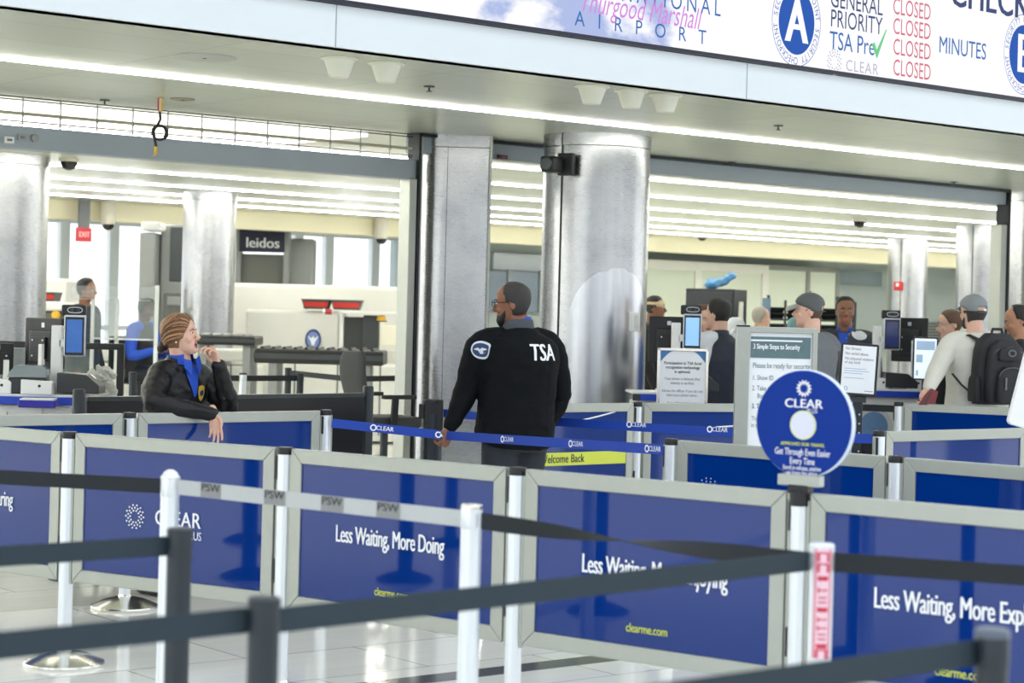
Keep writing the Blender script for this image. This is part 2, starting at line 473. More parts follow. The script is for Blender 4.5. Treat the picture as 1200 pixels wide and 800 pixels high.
def round_column(label, p, r, seam=None, name='steel_column'):
    t = thing(name, label, 'column', (p.x, p.y, 0))
    MB().lathe([(r, 0), (r, 2.90)], 64).build('shaft', steel, t)
    MB().lathe([(r + .006, 2.905), (r + .006, 3.0)], 64).build('collar', steel, t)
    MB().lathe([(r + .02, 0), (r + .02, .1), (r + .004, .12)], 64).build('base_trim', steel, t)
    if seam is not None:
        sx, sy = math.cos(seam) * r, math.sin(seam) * r
        MB().box((sx, sy, 1.5), (.012, .012, 3.0), None, 0, seam).build('seam', dark_seam, t)
    return t
def colpos(px, Y): 
    p = pt(px, 368, Y); return Vector((p.x, p.y, 0))
main_col = colpos(695, 15.55)
mc = round_column('wide round stainless steel column right behind the bearded officer', main_col, .415, R(-90) - R(42))
# flat-faced column beside the left opening
fc = colpos(526, 15.95)
t = thing('steel_column', 'stainless steel column with a flat smudged face between the two openings', 'column', (fc.x, fc.y, 0), R(4))
def rr_outline(x0, x1, y0, y1, rl, rr, n=8):
    o = []
    for cx, cy, a0, r in ((x0 + rl, y0 + rl, 180, rl), (x1 - rr, y0 + rr, 270, rr), (x1 - rr, y1 - rr, 0, rr), (x0 + rl, y1 - rl, 90, rl)):
        for k in range(n + 1):
            a = R(a0 + 90 * k / n); o.append((cx + r * math.cos(a), cy + r * math.sin(a)))
    return o
ol = rr_outline(-.27, .30, -.28, .3, .22, .035)
MB().prism(ol, 0, 2.9).build('shaft', steel, t)
MB().prism([(x * 1.02, y * 1.02) for x, y in ol], 2.905, 3.0).build('collar', steel, t)
MB().box((.29, -.285, 1.5), (.018, .018, 3.0)).build('corner_strip', alum, t)
MB().box((-.05, -.283, 1.45), (.004, .006, 2.9)).build('seam', dark_seam, t)
round_column('stainless steel column at the left edge of the picture behind the monitor', colpos(2, 19.2), .415)
round_column('slim stainless steel column behind the woman, beside the white scanner hood', colpos(243, 24.6), .325)
round_column('slim stainless steel column with the red fire alarm beside the louvre', colpos(1062, 32.6), .32, R(-120))
round_column('stainless steel column behind the man with the backpack', colpos(1146, 27.9), .32, R(-120))
round_column('stainless steel column cut by the right edge of the picture', colpos(1228, 20.6), .41)
# film decal on the main column
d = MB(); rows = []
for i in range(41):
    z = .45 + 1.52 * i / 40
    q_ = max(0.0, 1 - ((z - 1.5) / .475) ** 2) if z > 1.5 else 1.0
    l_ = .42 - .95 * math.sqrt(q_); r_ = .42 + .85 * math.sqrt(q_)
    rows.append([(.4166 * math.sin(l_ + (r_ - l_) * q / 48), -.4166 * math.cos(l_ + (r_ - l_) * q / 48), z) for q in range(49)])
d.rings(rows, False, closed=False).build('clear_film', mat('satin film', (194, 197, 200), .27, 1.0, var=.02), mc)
# ------------------------------------------------------------------ LED screen over the soffit
lcx = acoord(onb(600, 30, 8.86))
SCB = 8.855
scr = thing('led_screen', 'long white LED information screen with blue lettering above the soffit', 'screen', ab(0, SCB, 0), RZB)
def mat_screen():
    m = bpy.data.materials.new('led picture'); m.use_nodes = True
    t = m.node_tree; b = t.nodes['Principled BSDF']
    co = t.nodes.new('ShaderNodeTexCoord')
    sx = t.nodes.new('ShaderNodeSeparateXYZ'); t.links.new(co.outputs['Object'], sx.inputs[0])
    mp = t.nodes.new('ShaderNodeMapping'); mp.inputs['Scale'].default_value = (1.0, 1, 1.6); mp.inputs['Location'].default_value = (.7, 0, .2)
    t.links.new(co.outputs['Object'], mp.inputs[0])
    nz = t.nodes.new('ShaderNodeTexNoise'); nz.inputs['Scale'].default_value = 2.2; nz.inputs['Detail'].default_value = 7; nz.inputs['Roughness'].default_value = .55
    t.links.new(mp.outputs[0], nz.inputs['Vector'])
    a1 = acoord(onb(770, 50, SCB)); aa = acoord(onb(520, 10, SCB))
    mr = t.nodes.new('ShaderNodeMapRange'); mr.inputs[1].default_value = a1; mr.inputs[2].default_value = a1 + .7
    mr.inputs[3].default_value = 0; mr.inputs[4].default_value = .5
    t.links.new(sx.outputs['X'], mr.inputs[0])
    m2 = t.nodes.new('ShaderNodeMapRange'); m2.inputs[1].default_value = aa - .1; m2.inputs[2].default_value = aa + .4
    m2.inputs[3].default_value = .5; m2.inputs[4].default_value = 0
    t.links.new(sx.outputs['X'], m2.inputs[0])
    ad = t.nodes.new('ShaderNodeMath'); ad.operation = 'ADD'; t.links.new(mr.outputs[0], ad.inputs[0]); t.links.new(m2.outputs[0], ad.inputs[1])
    a3 = t.nodes.new('ShaderNodeMath'); a3.operation = 'ADD'; t.links.new(ad.outputs[0], a3.inputs[0]); t.links.new(nz.outputs['Fac'], a3.inputs[1])
    cr = t.nodes.new('ShaderNodeValToRGB')
    cr.color_ramp.elements[0].position = .47; cr.color_ramp.elements[0].color = lin((172, 186, 228))
    cr.color_ramp.elements[1].position = .60; cr.color_ramp.elements[1].color = lin((253, 253, 255))
    t.links.new(a3.outputs[0], cr.inputs[0])
    b.inputs['Base Color'].default_value = (.02, .02, .02, 1)
    t.links.new(cr.outputs[0], b.inputs['Emission Color'])
    b.inputs['Emission Strength'].default_value = SCREEN_STRENGTH
    b.inputs['Roughness'].default_value = .6
    b.inputs['Specular IOR Level'].default_value = .1
    return m
aS0 = acoord(onb(250, -10, SCB)); aS1 = 12.0
zS0, zS1 = ZC + .252, ZC + 1.45
MB().box(((aS0 + aS1) / 2, .02, (zS0 + zS1) / 2), (aS1 - aS0, .03, zS1 - zS0)).build('display', mat_screen(), scr)
bz = MB()
bz.box(((aS0 + aS1) / 2, .015, zS0 - .012), (aS1 - aS0 + .05, .06, .024)); bz.box(((aS0 + aS1) / 2, .015, zS1 + .012), (aS1 - aS0 + .05, .06, .024))
bz.box((aS0 - .012, .015, (zS0 + zS1) / 2), (.024, .06, zS1 - zS0)); bz.box((aS1 + .012, .015, (zS0 + zS1) / 2), (.024, .06, zS1 - zS0))
bz.build('bezel', mat('navy black bezel', (14, 18, 40), .4), scr)
def inkE(name, c): return mat(name, c, .7, emit=.8, var=0, spec=.1, glow=True)
e_navy, e_blue, e_red = inkE('led navy', (58, 74, 120)), inkE('led blue', (56, 110, 180)), inkE('led red', (214, 112, 128))
e_pink, e_grey, e_green, e_disc, e_white = inkE('led pink', (214, 140, 222)), inkE('led grey', (188, 188, 208)), inkE('led green', (110, 206, 140)), inkE('led disc blue', (32, 86, 178)), inkE('led white', (252, 253, 255))
def stext(mb, txt, px, py, size, bold=0, xs=1.0, align='CENTER', track=1.0, shear=0.0):
    p = onb(px, py, SCB)
    mb.text(txt, size, at(acoord(p), -.006, p.z), align, bold, xs, shear, track)
mb = MB(); stext(mb, 'A   I   R   P   O   R   T', 752, 34, .125, 0, .95, track=1.0); stext(mb, 'INTERNATIONAL', 752, -4, .15, 0, .82, track=1.5)
mb.build('airport_lettering', e_blue, scr, None)
mb = MB(); stext(mb, 'Thurgood Marshall', 750, 13, .19, 0, .68, shear=.35); mb.build('script_lettering', e_pink, scr, None)
mb = MB(); stext(mb, 'GENERAL', 972, -1, .165, 0, .74, 'LEFT'); stext(mb, 'PRIORITY', 972, 22, .165, 0, .74, 'LEFT')
mb.build('queue_lettering', e_navy, scr, None)
mb = MB(); stext(mb, 'TSA Pre', 971, 48, .17, .002, .78, 'LEFT'); stext(mb, 'MINUTES', 1099, 53, .165, .002, .78, 'LEFT')
mb.build('minutes_lettering', e_blue, scr, None)
mb = MB()
for y in (12, 35, 59, 83): stext(mb, 'CLOSED', 1068, y, .158, 0, .68)
mb.build('closed_lettering', e_red, scr, None)
mb = MB(); stext(mb, 'CHECKPOINT', 1112, -11, .34, .02, .80, 'LEFT'); mb.build('heading_lettering', e_navy, scr, None)
mb = MB(); stext(mb, 'CLEAR', 990, 77, .105, .006, .95, 'LEFT', 1.15)
p = onb(977, 73, SCB)
for r_, n_ in ((.045, 10), (.065, 14), (.082, 16)):
    for k in range(n_):
        a = 2 * math.pi * k / n_ + r_ * 9
        mb.lathe([(.0065, 0), (.0065, .001)], 6, at(acoord(p) + r_ * .8 * math.cos(a), -.004, p.z + r_ * math.sin(a)))
mb.build('dot_ring_logo', e_grey, scr, None)
p = onb(1029, 54, SCB); T_ = at(acoord(p), -.004, p.z)
MB().prism([(-.07, 0), (-.045, .02), (-.02, -.03), (.07, .12), (.075, .115), (-.015, -.085)], 0, .003, T_).build('check_mark', e_green, scr, None)
for (px, py, ch) in ((933, 26, 'A'), (1199, 64, 'B')):
    p = onb(px, py, SCB); a_ = acoord(p); SQ = Matrix.Diagonal((.79, 1, 1, 1))
    B0 = at(a_, -.003, p.z) @ SQ
    MB().lathe([(.211, 0), (.211, .002)], 48, B0).build('badge_disc', e_disc, scr, None)
    MB().text(ch, .40, at(a_, -.007, p.z - .01) @ SQ, 'CENTER', .045, .95).build('badge_letter', e_white, scr, None)
    rg = MB()
    rg.rings([[(r_ * math.cos(2 * math.pi * k / 64), r_ * math.sin(2 * math.pi * k / 64), 0) for k in range(64)] for r_ in (.284, .289)], False, B0)
    for c0 in (90, 270):
        for i, c in enumerate('SECURITY CHECKPOINT '):
            if c == ' ': continue
            an = R(c0 + 82 - i * 9.0)
            rg.text(c, .068, B0 @ Matrix.Translation((.248 * math.cos(an), .248 * math.sin(an), .002)) @ Matrix.Rotation(an - math.pi / 2, 4, 'Z'), 'CENTER', .0, .8)
    rg.build('badge_lettering', e_disc, scr, None)

# ------------------------------------------------------------------ stanchion posts and framed panels
PH = 1.03
def make_post(label, p, rz=0.0, group='silver posts of the panel barriers', h=PH, bracket=True):
    t = thing('barrier_post', label, 'barrier post', (p[0], p[1], 0), rz, group)
    MB().lathe([(.0315, .03), (.0315, h - .028)], 28).build('pole', post_white, t, 60)
    MB().lathe([(.0325, h - .03), (.0335, h - .024), (.0335, h - .006), (.031, h)], 28).build('cap', black_pl, t, 40)
    MB().lathe([(.177, 0), (.179, .008), (.176, .016), (.11, .045), (.06, .058), (.036, .062), (.034, .075)], 48).build('base', chrome, t, 30)
    if bracket:
        g = MB()
        for z, hh in ((h - .085, .1), (.52, .1)):
            g.box((-.029, -.013, z), (.012, .012, hh))
        g.build('bracket', black_pl, t, None, .003)
        g = MB()
        for sx in (-1, 1): g.box((sx * .036, 0, .68), (.012, .02, .64))
        g.build('hinge_rail', alum, t, None, .003)
    return t
SERIF = dict(bold=.012, xs=.62)
def panel_text(mb, s, x, z, size, **k):
    mb.text(s, size, at(x, -.010, z), k.get('align', 'CENTER'), k.get('bold', .022), k.get('xs', .66), 0, k.get('track', .95))
def dots(mb, x, z, rings, d=.006, y=-.009):
    for r_, n_, ph in rings:
        for k in range(n_):
            a = 2 * math.pi * (k + ph) / n_
            mb.lathe([(d, 0), (d, .001)], 8, at(x + r_ * math.cos(a), y, z + r_ * math.sin(a)))
def petals(mb, x, z, r, y, n=12):
    for k in range(n):
        a = 2 * math.pi * k / n
        T = at(x + r * .7 * math.cos(a), y, z + r * .7 * math.sin(a)) @ Matrix.Rotation(a, 4, 'Z')
        mb.add([(-.3 * r, 0, 0), (0, -.15 * r, 0), (.3 * r, 0, 0), (0, .15 * r, 0)], [(0, 1, 2, 3)], T)
def make_panel(label, p0, p1, design=None, z1=PH - .004, hgt=.655, gap=.046, sheet_m=None):
    p0, p1 = Vector((p0[0], p0[1], 0)), Vector((p1[0], p1[1], 0))
    d = p1 - p0; L = d.length; W = L - 2 * gap; z0 = z1 - hgt; bw = .058
    t = thing('framed_barrier', label, 'barrier', ((p0 + p1) / 2), rotz_to(d), 'framed blue barrier panels')
    f = MB(); x0, x1 = -W / 2, W / 2
    y0, y1 = -.015, .015
    def bar4(q):   # mitred frame member with a sloped inner lip
        a, b, c, d_ = q
        vs = []
        for (x, z) in q: vs.append((x, y0, z))
        for (x, z) in q: vs.append((x, y1, z))
        f.add(vs, [(0, 1, 2, 3), (7, 6, 5, 4), (0, 4, 5, 1), (1, 5, 6, 2), (2, 6, 7, 3), (3, 7, 4, 0)])
    bar4([(x0, z1), (x1, z1), (x1 - bw, z1 - bw), (x0 + bw, z1 - bw)])
    bar4([(x0, z0), (x0 + bw, z0 + bw), (x1 - bw, z0 + bw), (x1, z0)])
    bar4([(x0, z0), (x0, z1), (x0 + bw, z1 - bw), (x0 + bw, z0 + bw)])
    bar4([(x1, z0), (x1 - bw, z0 + bw), (x1 - bw, z1 - bw), (x1, z1)])
    f.build('frame', alum, t, None, .004)
    MB().box((0, 0, (z0 + z1) / 2), (W - 2 * bw + .01, .012, hgt - 2 * bw + .01)).build('printed_sheet', sheet_m or blue_sheet, t, None)
    if design: design(t, W)
    return t
def Wp(px, py_top):   # post foot from its cap's pixel
    x, y = corr(px, py_top); s = (y - HZ) / (EYE - PH); return ((x - 600) / s, F_PX / s)
P = [Wp(82, 505.5), Wp(335, 523.5), Wp(607, 547), Wp(938, 575)]
P0 = (2 * P[0][0] - P[1][0], 2 * P[0][1] - P[1][1] + .12)
P5 = (2 * P[3][0] - P[2][0], 2 * P[3][1] - P[2][1])
aF = math.atan2(P[3][1] - P[0][1], P[3][0] - P[0][0])
make_post('silver barrier post between the dotted logo panel and the cropped panel at the left edge', P[0], aF)
make_post('silver barrier post between the dotted logo panel and the More Doing panel', P[1], aF)
make_post('silver barrier post in front of the bearded officer, left of the More Enjoying panel', P[2], aF)
make_post('silver barrier post carrying the round blue sign', P[3], aF)
def slogan(s, xoff=0.0, w=1.0):
    def f(t, W):
        m = MB(); panel_text(m, s, -.02 + xoff, .70, .098, xs=.58 * w); m.build('slogan', white_ink, t, None)
        m = MB(); panel_text(m, 'clearme.com', 0.0, .492, .045, xs=.8, bold=.01); m.build('web_address', lime_ink, t, None)
    return f
def clearplus(t, W):
    m = MB(); panel_text(m, 'CLEAR', .04, .688, .092, xs=.9, bold=.02, track=1.05); panel_text(m, 'PLUS', .132, .625, .05, xs=.8, bold=.004); m.build('lettering', white_ink, t, None)
    m = MB(); dots(m, -.20, .685, ((.026, 10, 0), (.038, 14, .5), (.050, 14, 0)), .0042); m.build('dot_logo', white_ink, t, None)
make_panel('blue panel ending in Sharing, cropped by the left edge of the picture', P0, P[0], slogan('Less Waiting, More Sharing', .0))
make_panel('blue panel with the round dotted logo behind the white belt', P[0], P[1], clearplus)
make_panel('blue panel reading Less Waiting, More Doing', P[1], P[2], slogan('Less Waiting, More Doing'))
make_panel('blue panel reading Less Waiting, More Enjoying, crossed by black belts', P[2], P[3], slogan('Less Waiting, More Enjoying', .04))
make_panel('blue panel reading Less Waiting, More Exploring at the lower right corner', P[3], P5, slogan('Less Waiting, More Exploring', .03))
make_post('silver barrier post beyond the right edge, ending the front row', P5, aF)
# round sign clamped on the fourth post
t = thing('round_sign', 'round blue sign clamped on top of a barrier post', 'sign', (P[3][0], P[3][1], 0), R(-36))
zc_ = 1.258
Tz = at(0, 0, zc_)
sg = MB(); sg.lathe([(.178, -.014), (.181, -.010), (.181, .010), (.178, .014)], 72, Tz @ Matrix.Translation((.012, 0, 0))); sg.build('sign_body', mat('translucent white edge', (206, 220, 240), .3), t, 30)
MB().lathe([(.1785, .0141), (.1785, .0155)], 72, Tz @ Matrix.Translation((.012, 0, 0))).build('sign_face', blue_sign, t, None)
m = MB()
yy = -.0175
petals(m, .012, zc_ + .118, .030, yy, 14)
m.text('CLEAR', .042, at(.012, yy, zc_ + .066), 'CENTER', .03, 1.15); m.text('PLUS', .02, at(.045, yy, zc_ + .043), 'CENTER', .005, .9)
m.text('Get Through Even Easier', .033, at(.012, yy, zc_ - .097), 'CENTER', .012, .62); m.text('Every Time', .033, at(.012, yy, zc_ - .127), 'CENTER', .012, .62)
m.text('Enroll in minutes, anytime', .022, at(.012, yy, zc_ - .150), 'CENTER', .014, .62); m.text('you breeze thru airport', .022, at(.012, yy, zc_ - .167), 'CENTER', .014, .55)
m.build('lettering', white_ink, t, None)
MB().lathe([(.049, 0), (.049, .002)], 40, at(.012, -.0157, zc_ - .005)).build('offer_ring', mat('pale lime', (214, 226, 160), .5), t, None)
MB().lathe([(.044, 0), (.044, .003)], 40, at(.012, -.0157, zc_ - .005)).build('offer_disc', mat('pale lilac print', (214, 216, 232), .5, var=.03, scale=60), t, None)
m = MB(); m.text('APPROVED FOR TRAVEL', .016, at(.012, yy, zc_ - .07), 'CENTER', .03, .95); m.build('lime_lettering', lime_ink, t, None)
MB().box((0, 0, 1.066), (.155, .045, .038)).build('clamp_rail', alum, t, None, .004)
MB().box((0, 0, 1.037), (.075, .05, .03)).lathe([(.036, .98), (.036, 1.03)], 20).build('clamp', black_pl, t, 40, .004)

# row of panels in front of the woman
Q0, Q1 = Wp(152, 483), Wp(382, 480)
aB = math.atan2(Q1[1] - Q0[1], Q1[0] - Q0[0])
dq = (Q1[0] - Q0[0], Q1[1] - Q0[1])
make_post('silver barrier post left of the leaning woman', Q0, aB)
make_post('silver barrier post where the blue belt starts, right of the leaning woman', Q1, aB)
Qm = (Q0[0] - dq[0], Q0[1] - dq[1])
make_panel('plain blue panel below the desk with the monitor at the left edge', Qm, Q0)
make_panel('plain blue panel that the woman leans on', Q0, Q1)
# panels behind the bearded officer
S1 = Wp(747, 471)
S0 = (S1[0] - .93, S1[1] - .78); S2 = (S1[0] + 1.1, S1[1] + .42)
def welcome(t, W):
    m = MB(); m.box((.1, -.0085, .665), (W * .72, .001, .085)); m.build('lime_band', lime_ink, t, None)
    m = MB(); m.text('Welcome Back', .078, at(-.065, -.0105, .665), 'CENTER', .012, .80); m.build('lettering', navy_ink, t, None)
    m = MB()
    pts = [(-.5 + i * .05, .875 + .075 * ((i / 16) ** 2)) for i in range(19)]
    rs = [[(x, -.009, z - .005) for x, z in pts], [(x, -.009, z + .005) for x, z in pts]]
    m.rings(rs, False, closed=False); m.build('white_arc', white_ink, t, None)
def arc2(t, W):
    m = MB(); pts = [(.0 + i * .02, .865 + .012 * (i / 10)) for i in range(12)]
    m.rings([[(x, -.009, z - .005) for x, z in pts], [(x, -.009, z + .005) for x, z in pts]], False, closed=False); m.build('white_arc', white_ink, t, None)
aS = math.atan2(.78, .93)
make_post('silver barrier post right of the lime Welcome Back panel', S1, aS)
make_panel('blue panel with a lime Welcome Back band behind the bearded officer', S0, S1, welcome)
make_panel('blue panel below the facial recognition notice', S1, S2, arc2)
make_post('silver barrier post hidden behind the bearded officer', S0, aS)
# row behind the round sign
T1, T2 = Wp(787, 513.7), Wp(1050, 533.7)
T3 = (2 * T2[0] - T1[0], 2 * T2[1] - T1[1])
aT = math.atan2(T2[1] - T1[1], T2[0] - T1[0])
def dotlogo(t, W):
    m = MB(); dots(m, -.38, .80, ((.03, 9, 0), (.045, 12, .5), (.06, 14, 0)), .004); m.build('dot_logo', mat('pale blue print', (150, 170, 210), .5), t, None)
make_post('silver barrier post at the left end of the row behind the round sign', T1, aT)
make_post('silver barrier post just right of the round sign in the second row', T2, aT)
make_panel('blue panel directly behind the round sign with a faint dot logo', T1, T2, dotlogo)
make_panel('plain blue panel in the second row at the right edge of the picture', T2, T3)
# third row, right
A1, A2 = Wp(1030, 504.5), Wp(1207, 500)
make_post('silver barrier post below the tilted notice, left end of the third row on the right', A1, math.atan2(A2[1] - A1[1], A2[0] - A1[0]))
make_panel('plain blue panel of the third row on the right, tilting away', A1, A2)
# fourth row, right
B1 = Wp(1053, 471); B2 = (B1[0] + 1.08, B1[1] - .52)
def wait(t, W):
    m = MB(); T = Matrix.Translation((-.25, -.0105, .70)) @ FRONT @ Matrix.Diagonal((-1, 1, 1, 1))
    m.text('Please Wait Here', .06, T, 'CENTER', .0, .8); m.build('lettering', mat('faint blue print', (80, 104, 168), .5), t, None)
make_post('silver barrier post in front of the white counter with the blue edge', B1, math.atan2(-.52, 1.08))
make_panel('blue panel in front of the man with the backpack', B1, B2, wait)

# ------------------------------------------------------------------ belts
def belt_mesh(p0, p1, h=.05, twist=0.0, sag=0.0, n=40, th=.002, twist0=0.0):
    p0, p1 = Vector(p0), Vector(p1); d = (p1 - p0).normalized()
    side = d.cross(Vector((0, 0, 1))).normalized(); up = side.cross(d)
    rs = []
    for i in range(n + 1):
        q = i / n; c = p0.lerp(p1, q) - Vector((0, 0, sag * 4 * q * (1 - q)))
        a = twist0 + twist * (3 * q * q - 2 * q ** 3)
        u_ = up * math.cos(a) + side * math.sin(a); w_ = side * math.cos(a) - up * math.sin(a)
        rs.append([c + u_ * h / 2 * s1 + w_ * th / 2 * s2 for s1, s2 in ((-1, -1), (1, -1), (1, 1), (-1, 1))])
    return MB().rings(rs, True)
def belt(label, p0, p1, m, group=None, marks=None, name='barrier_belt', **k):
    mb = belt_mesh(p0, p1, **k)
    if not marks:
        o = mb.build(name, m, None, 50); return tag(o, label, 'barrier belt', group)
    o = mb.build(name, m, None, 50); tag(o, label, 'barrier belt', group)
    marks(o, Vector(p0), Vector(p1)); return o
def clear_marks(qs, sag=0.0):
    def f(o, p0, p1):
        d = (p1 - p0); L = d.length; d.normalize()
        zax = d.cross(Vector((0, 0, 1))).normalized(); up = zax.cross(d)
        m = MB()
        for q in qs:
            c = p0.lerp(p1, q) - Vector((0, 0, sag * 4 * q * (1 - q))) + zax * .003
            T = Matrix.Translation(c) @ Matrix((d, up, zax)).transposed().to_4x4()
            m.text('CLEAR', .036, T @ Matrix.Translation((.066, 0, 0)), 'CENTER', .025, .95)
            for r_, n_ in ((.017, 12),):
                rr = [[T @ Vector((r2 * math.cos(2 * math.pi * k / 20), r2 * math.sin(2 * math.pi * k / 20), 0)) for k in range(20)] for r2 in (.011, .019)]
                m.rings(rr, False)
        m.build('lettering', white_ink, o, None)
    return f
def make_belt_post(label, p, h, pole_m, cap_m, group, dome=False, cassette=True, r=.0315, base_m=None):
    t = thing('belt_post', label, 'belt post', (p[0], p[1], 0), 0, group)
    MB().lathe([(r, .03), (r, h - .07 if cassette else h - .01)], 28).build('pole', pole_m, t, 60)
    if cassette:
        MB().lathe([(r * 1.03, h - .07), (r * 1.05, h - .068), (r * 1.05, h - .012), (r * 1.0, h - .004)], 28).build('cassette', pole_m, t, 40)
    MB().lathe([(r * 1.06, h - .014), (r * 1.06, h - .002), (r * .9, h + .002)] + ([(r * .7, h + .014), (r * .3, h + .022)] if dome else [(r * .3, h + .003)]), 28).build('cap', cap_m, t, 50)
    MB().lathe([(.170, 0), (.172, .01), (.12, .035), (.06, .055), (.034, .06), (.033, .075)], 48).build('base', base_m or black_pole, t, 30)
    return t
def at_s(px, py, h):
    x, y = corr(px, py); s = (y - HZ) / (EYE - h); return ((x - 600) / s, F_PX / s)
# silver belt posts in front of the panels
W1, W2, W3 = at_s(200, 554, PH), at_s(553, 591, PH), at_s(963, 637, PH)
sg_ = 'silver belt posts in front of the panels'
make_belt_post('silver belt post with a domed cap in front of the dotted logo panel', W1, PH - .01, post_white, post_white, sg_, True, base_m=chrome)
make_belt_post('silver belt post where the white belt ends and the black belt begins', W2, PH, post_white, chrome, sg_, base_m=chrome)
rp_ = make_belt_post('belt post wrapped with red and white lettered tape beside the round sign post', W3, PH, post_white, post_white, sg_, base_m=chrome)
tp = MB()
r3 = .0335
tp.rings([[(r3 * math.sin(a), -r3 * math.cos(a), z) for a in [(-.75 + 1.5 * k / 10) for k in range(11)]] for z in (.74, .96, 1.022)], False, closed=False)
tp.build('red_tape', mat('pink white tape', (236, 200, 214), .5), rp_, 60)
tm = MB(); rr_ = random.Random(3)
def curved(mb, x0, x1, z0, z1, r):
    mb.rings([[(r * math.sin(x / r), -r * math.cos(x / r), z) for x in (x0, (x0 + x1) / 2, x1)] for z in (z0, z1)], False, closed=False)
for z, kind in ((1.0, 'O'), (.972, 'O'), (.945, 'X'), (.915, 'H'), (.89, 'C'), (.865, 'X'), (.84, 'H'), (.818, 'H'), (.796, 'I'), (.772, 'X'), (.752, 'O')):
    if kind == 'X': curved(tm, -.014, .014, z - .006, z + .006, r3 + .0008)
    elif kind == 'O':
        for a, b in ((-.016, -.009), (.009, .016)): curved(tm, a, b, z - .012, z + .012, r3 + .0008)
        curved(tm, -.009, .009, z + .008, z + .012, r3 + .0008)
    elif kind == 'H':
        curved(tm, -.013, .013, z - .002, z + .002, r3 + .0008)
        curved(tm, -.013, -.009, z - .007, z + .007, r3 + .0008)
    else:
        curved(tm, -.011, .011, z + .004, z + .008, r3 + .0008); curved(tm, -.011, .011, z - .008, z - .004, r3 + .0008)
for a, b in ((-.0225, -.019), (.019, .0225)): curved(tm, a, b, .74, 1.02, r3 + .0008)
tm.build('lettering', red_ink, rp_, None)
def z_of(px, py, Y): return pt(px, py, Y).z
zb = .985
def psi(o, p0, p1):
    d = (p1 - p0); d.normalize(); zax = d.cross(Vector((0, 0, 1))).normalized(); up = zax.cross(d)
    m = MB(); g = MB()
    for q in (.13, .37, .575, .765):
        c = p0.lerp(p1, q) + zax * .003
        T = Matrix.Translation(c) @ Matrix((d, up, zax)).transposed().to_4x4()
        m.text('PSW', .036, T @ Matrix.Translation((0, .008, .0006)), 'CENTER', .03, 1.25)
        g.add([(-.048, -.024, 0), (.048, -.024, 0), (.048, .024, 0), (-.048, .024, 0)], [(0, 1, 2, 3)], T)
    g.build('printed_box', mat('grey belt print', (140, 142, 142), .6, var=.25, scale=160), o, None)
    m.build('lettering', dark_ink, o, None)
belt('silver belt with black printed marks stretched between two silver posts', (W1[0] + .03, W1[1] - .02, zb), (W2[0] - .03, W2[1] + .03, zb), belt_white, None, psi)
belt('black belt running from the domed silver post out of the left edge', (W1[0] - .035, W1[1], zb), (W1[0] - 1.5, W1[1] + .45, zb), belt_black, None, None, twist=0.5, sag=.0)
belt('twisted black belt between the silver post and the red taped post', (W2[0] + .03, W2[1] - .03, zb), (W3[0] - .03, W3[1] + .03, zb - .005), belt_black, None, None, twist=math.pi, sag=.004)
belt('black belt from the red taped post to the right edge of the picture', (W3[0] + .03, W3[1] - .01, zb), (W3[0] + 1.2, W3[1] - .42, zb - .005), belt_black)
# dark posts nearest to the camera
D1, D2, D3 = at_s(211, 619, PH), at_s(310, 700, PH), at_s(1163, 737, PH)
dg_ = 'dark belt posts nearest the camera'
make_belt_post('dark grey belt post overlapping the silver domed post', D1, PH, black_pole, black_pole, dg_)
make_belt_post('dark grey belt post at the bottom of the picture, below the More Doing panel', D2, PH, black_pole, black_pole, dg_)
make_belt_post('dark grey belt post in the lower right corner', D3, PH, black_pole, mat('scuffed cap', (88, 98, 112), .4), dg_)
zd = .985
def ray_at(px, py, z):
    x, y = corr(px, py); Y = (EYE - z) * F_PX / (y - HZ); return Vector(((x - 600) * Y / F_PX, Y, z))
def ext(p, q, k): return Vector(p) + (Vector(q) - Vector(p)) * k
e1 = ray_at(0, 652, zd); e2 = ray_at(0, 757, zd); e3 = ray_at(905, 800, zd)
bg_ = 'dark belts nearest the camera'
belt('slate belt from the left edge to the dark post by the silver domed post', ext((D1[0], D1[1], zd), e1, 1.5), (D1[0] - .03, D1[1], zd), belt_slate, bg_)
belt('slate belt from the left edge to the dark post at the bottom of the picture', ext((D2[0], D2[1], zd), e2, 1.4), (D2[0] - .03, D2[1], zd), belt_slate, bg_)
belt('long slate belt rising from the bottom dark post to the red taped post', (D2[0] + .03, D2[1] + .01, zd), (W3[0] - .03, W3[1] - .0, zd), belt_slate, bg_)
belt('slate belt along the bottom edge to the lower right dark post', ext((D3[0], D3[1], zd), e3, 1.5), (D3[0] - .03, D3[1], zd), belt_slate, bg_)
# black post beside the flat-faced column and the blue belts
K = pt(508, 500, 12.35)
t = thing('belt_post', 'wide black belt post beside the hand of the bearded officer', 'belt post', (K.x, K.y, 0), 0)
MB().lathe([(.055, .02), (.055, .97)], 24).build('pole', black_pole, t, 50)
MB().box((0, 0, .95), (.115, .1, .22)).build('cassette', black_pl, t, None, .008)
MB().lathe([(.057, 1.035), (.057, 1.05), (.04, 1.055)], 24).build('cap', black_pl, t, 40)
MB().lathe([(.175, 0), (.175, .012), (.06, .03)], 40).build('base', black_pole, t, 40)
MB().box((-.075, -.01, .985), (.035, .06, .09)).build('belt_clip', black_pl, t, None, .004)
hand_p = pt(523, 510, 11.35)
b0 = pt(389, 495.5, 11.25); b2 = pt(783, 527, 9.5)
belt('blue lettered belt from the post beside the woman to the hand of the bearded officer', b0, hand_p, belt_blue, 'blue lettered belts', clear_marks((.36, .93)), twist=.12)
belt('blue lettered belt passing in front of the hips of the bearded officer', hand_p, b2, belt_blue, 'blue lettered belts', clear_marks((.29, .605, .92)))
b3 = Vector((K.x + .06, K.y, .975)); b4 = Vector((A1[0] - .03, A1[1], .985))
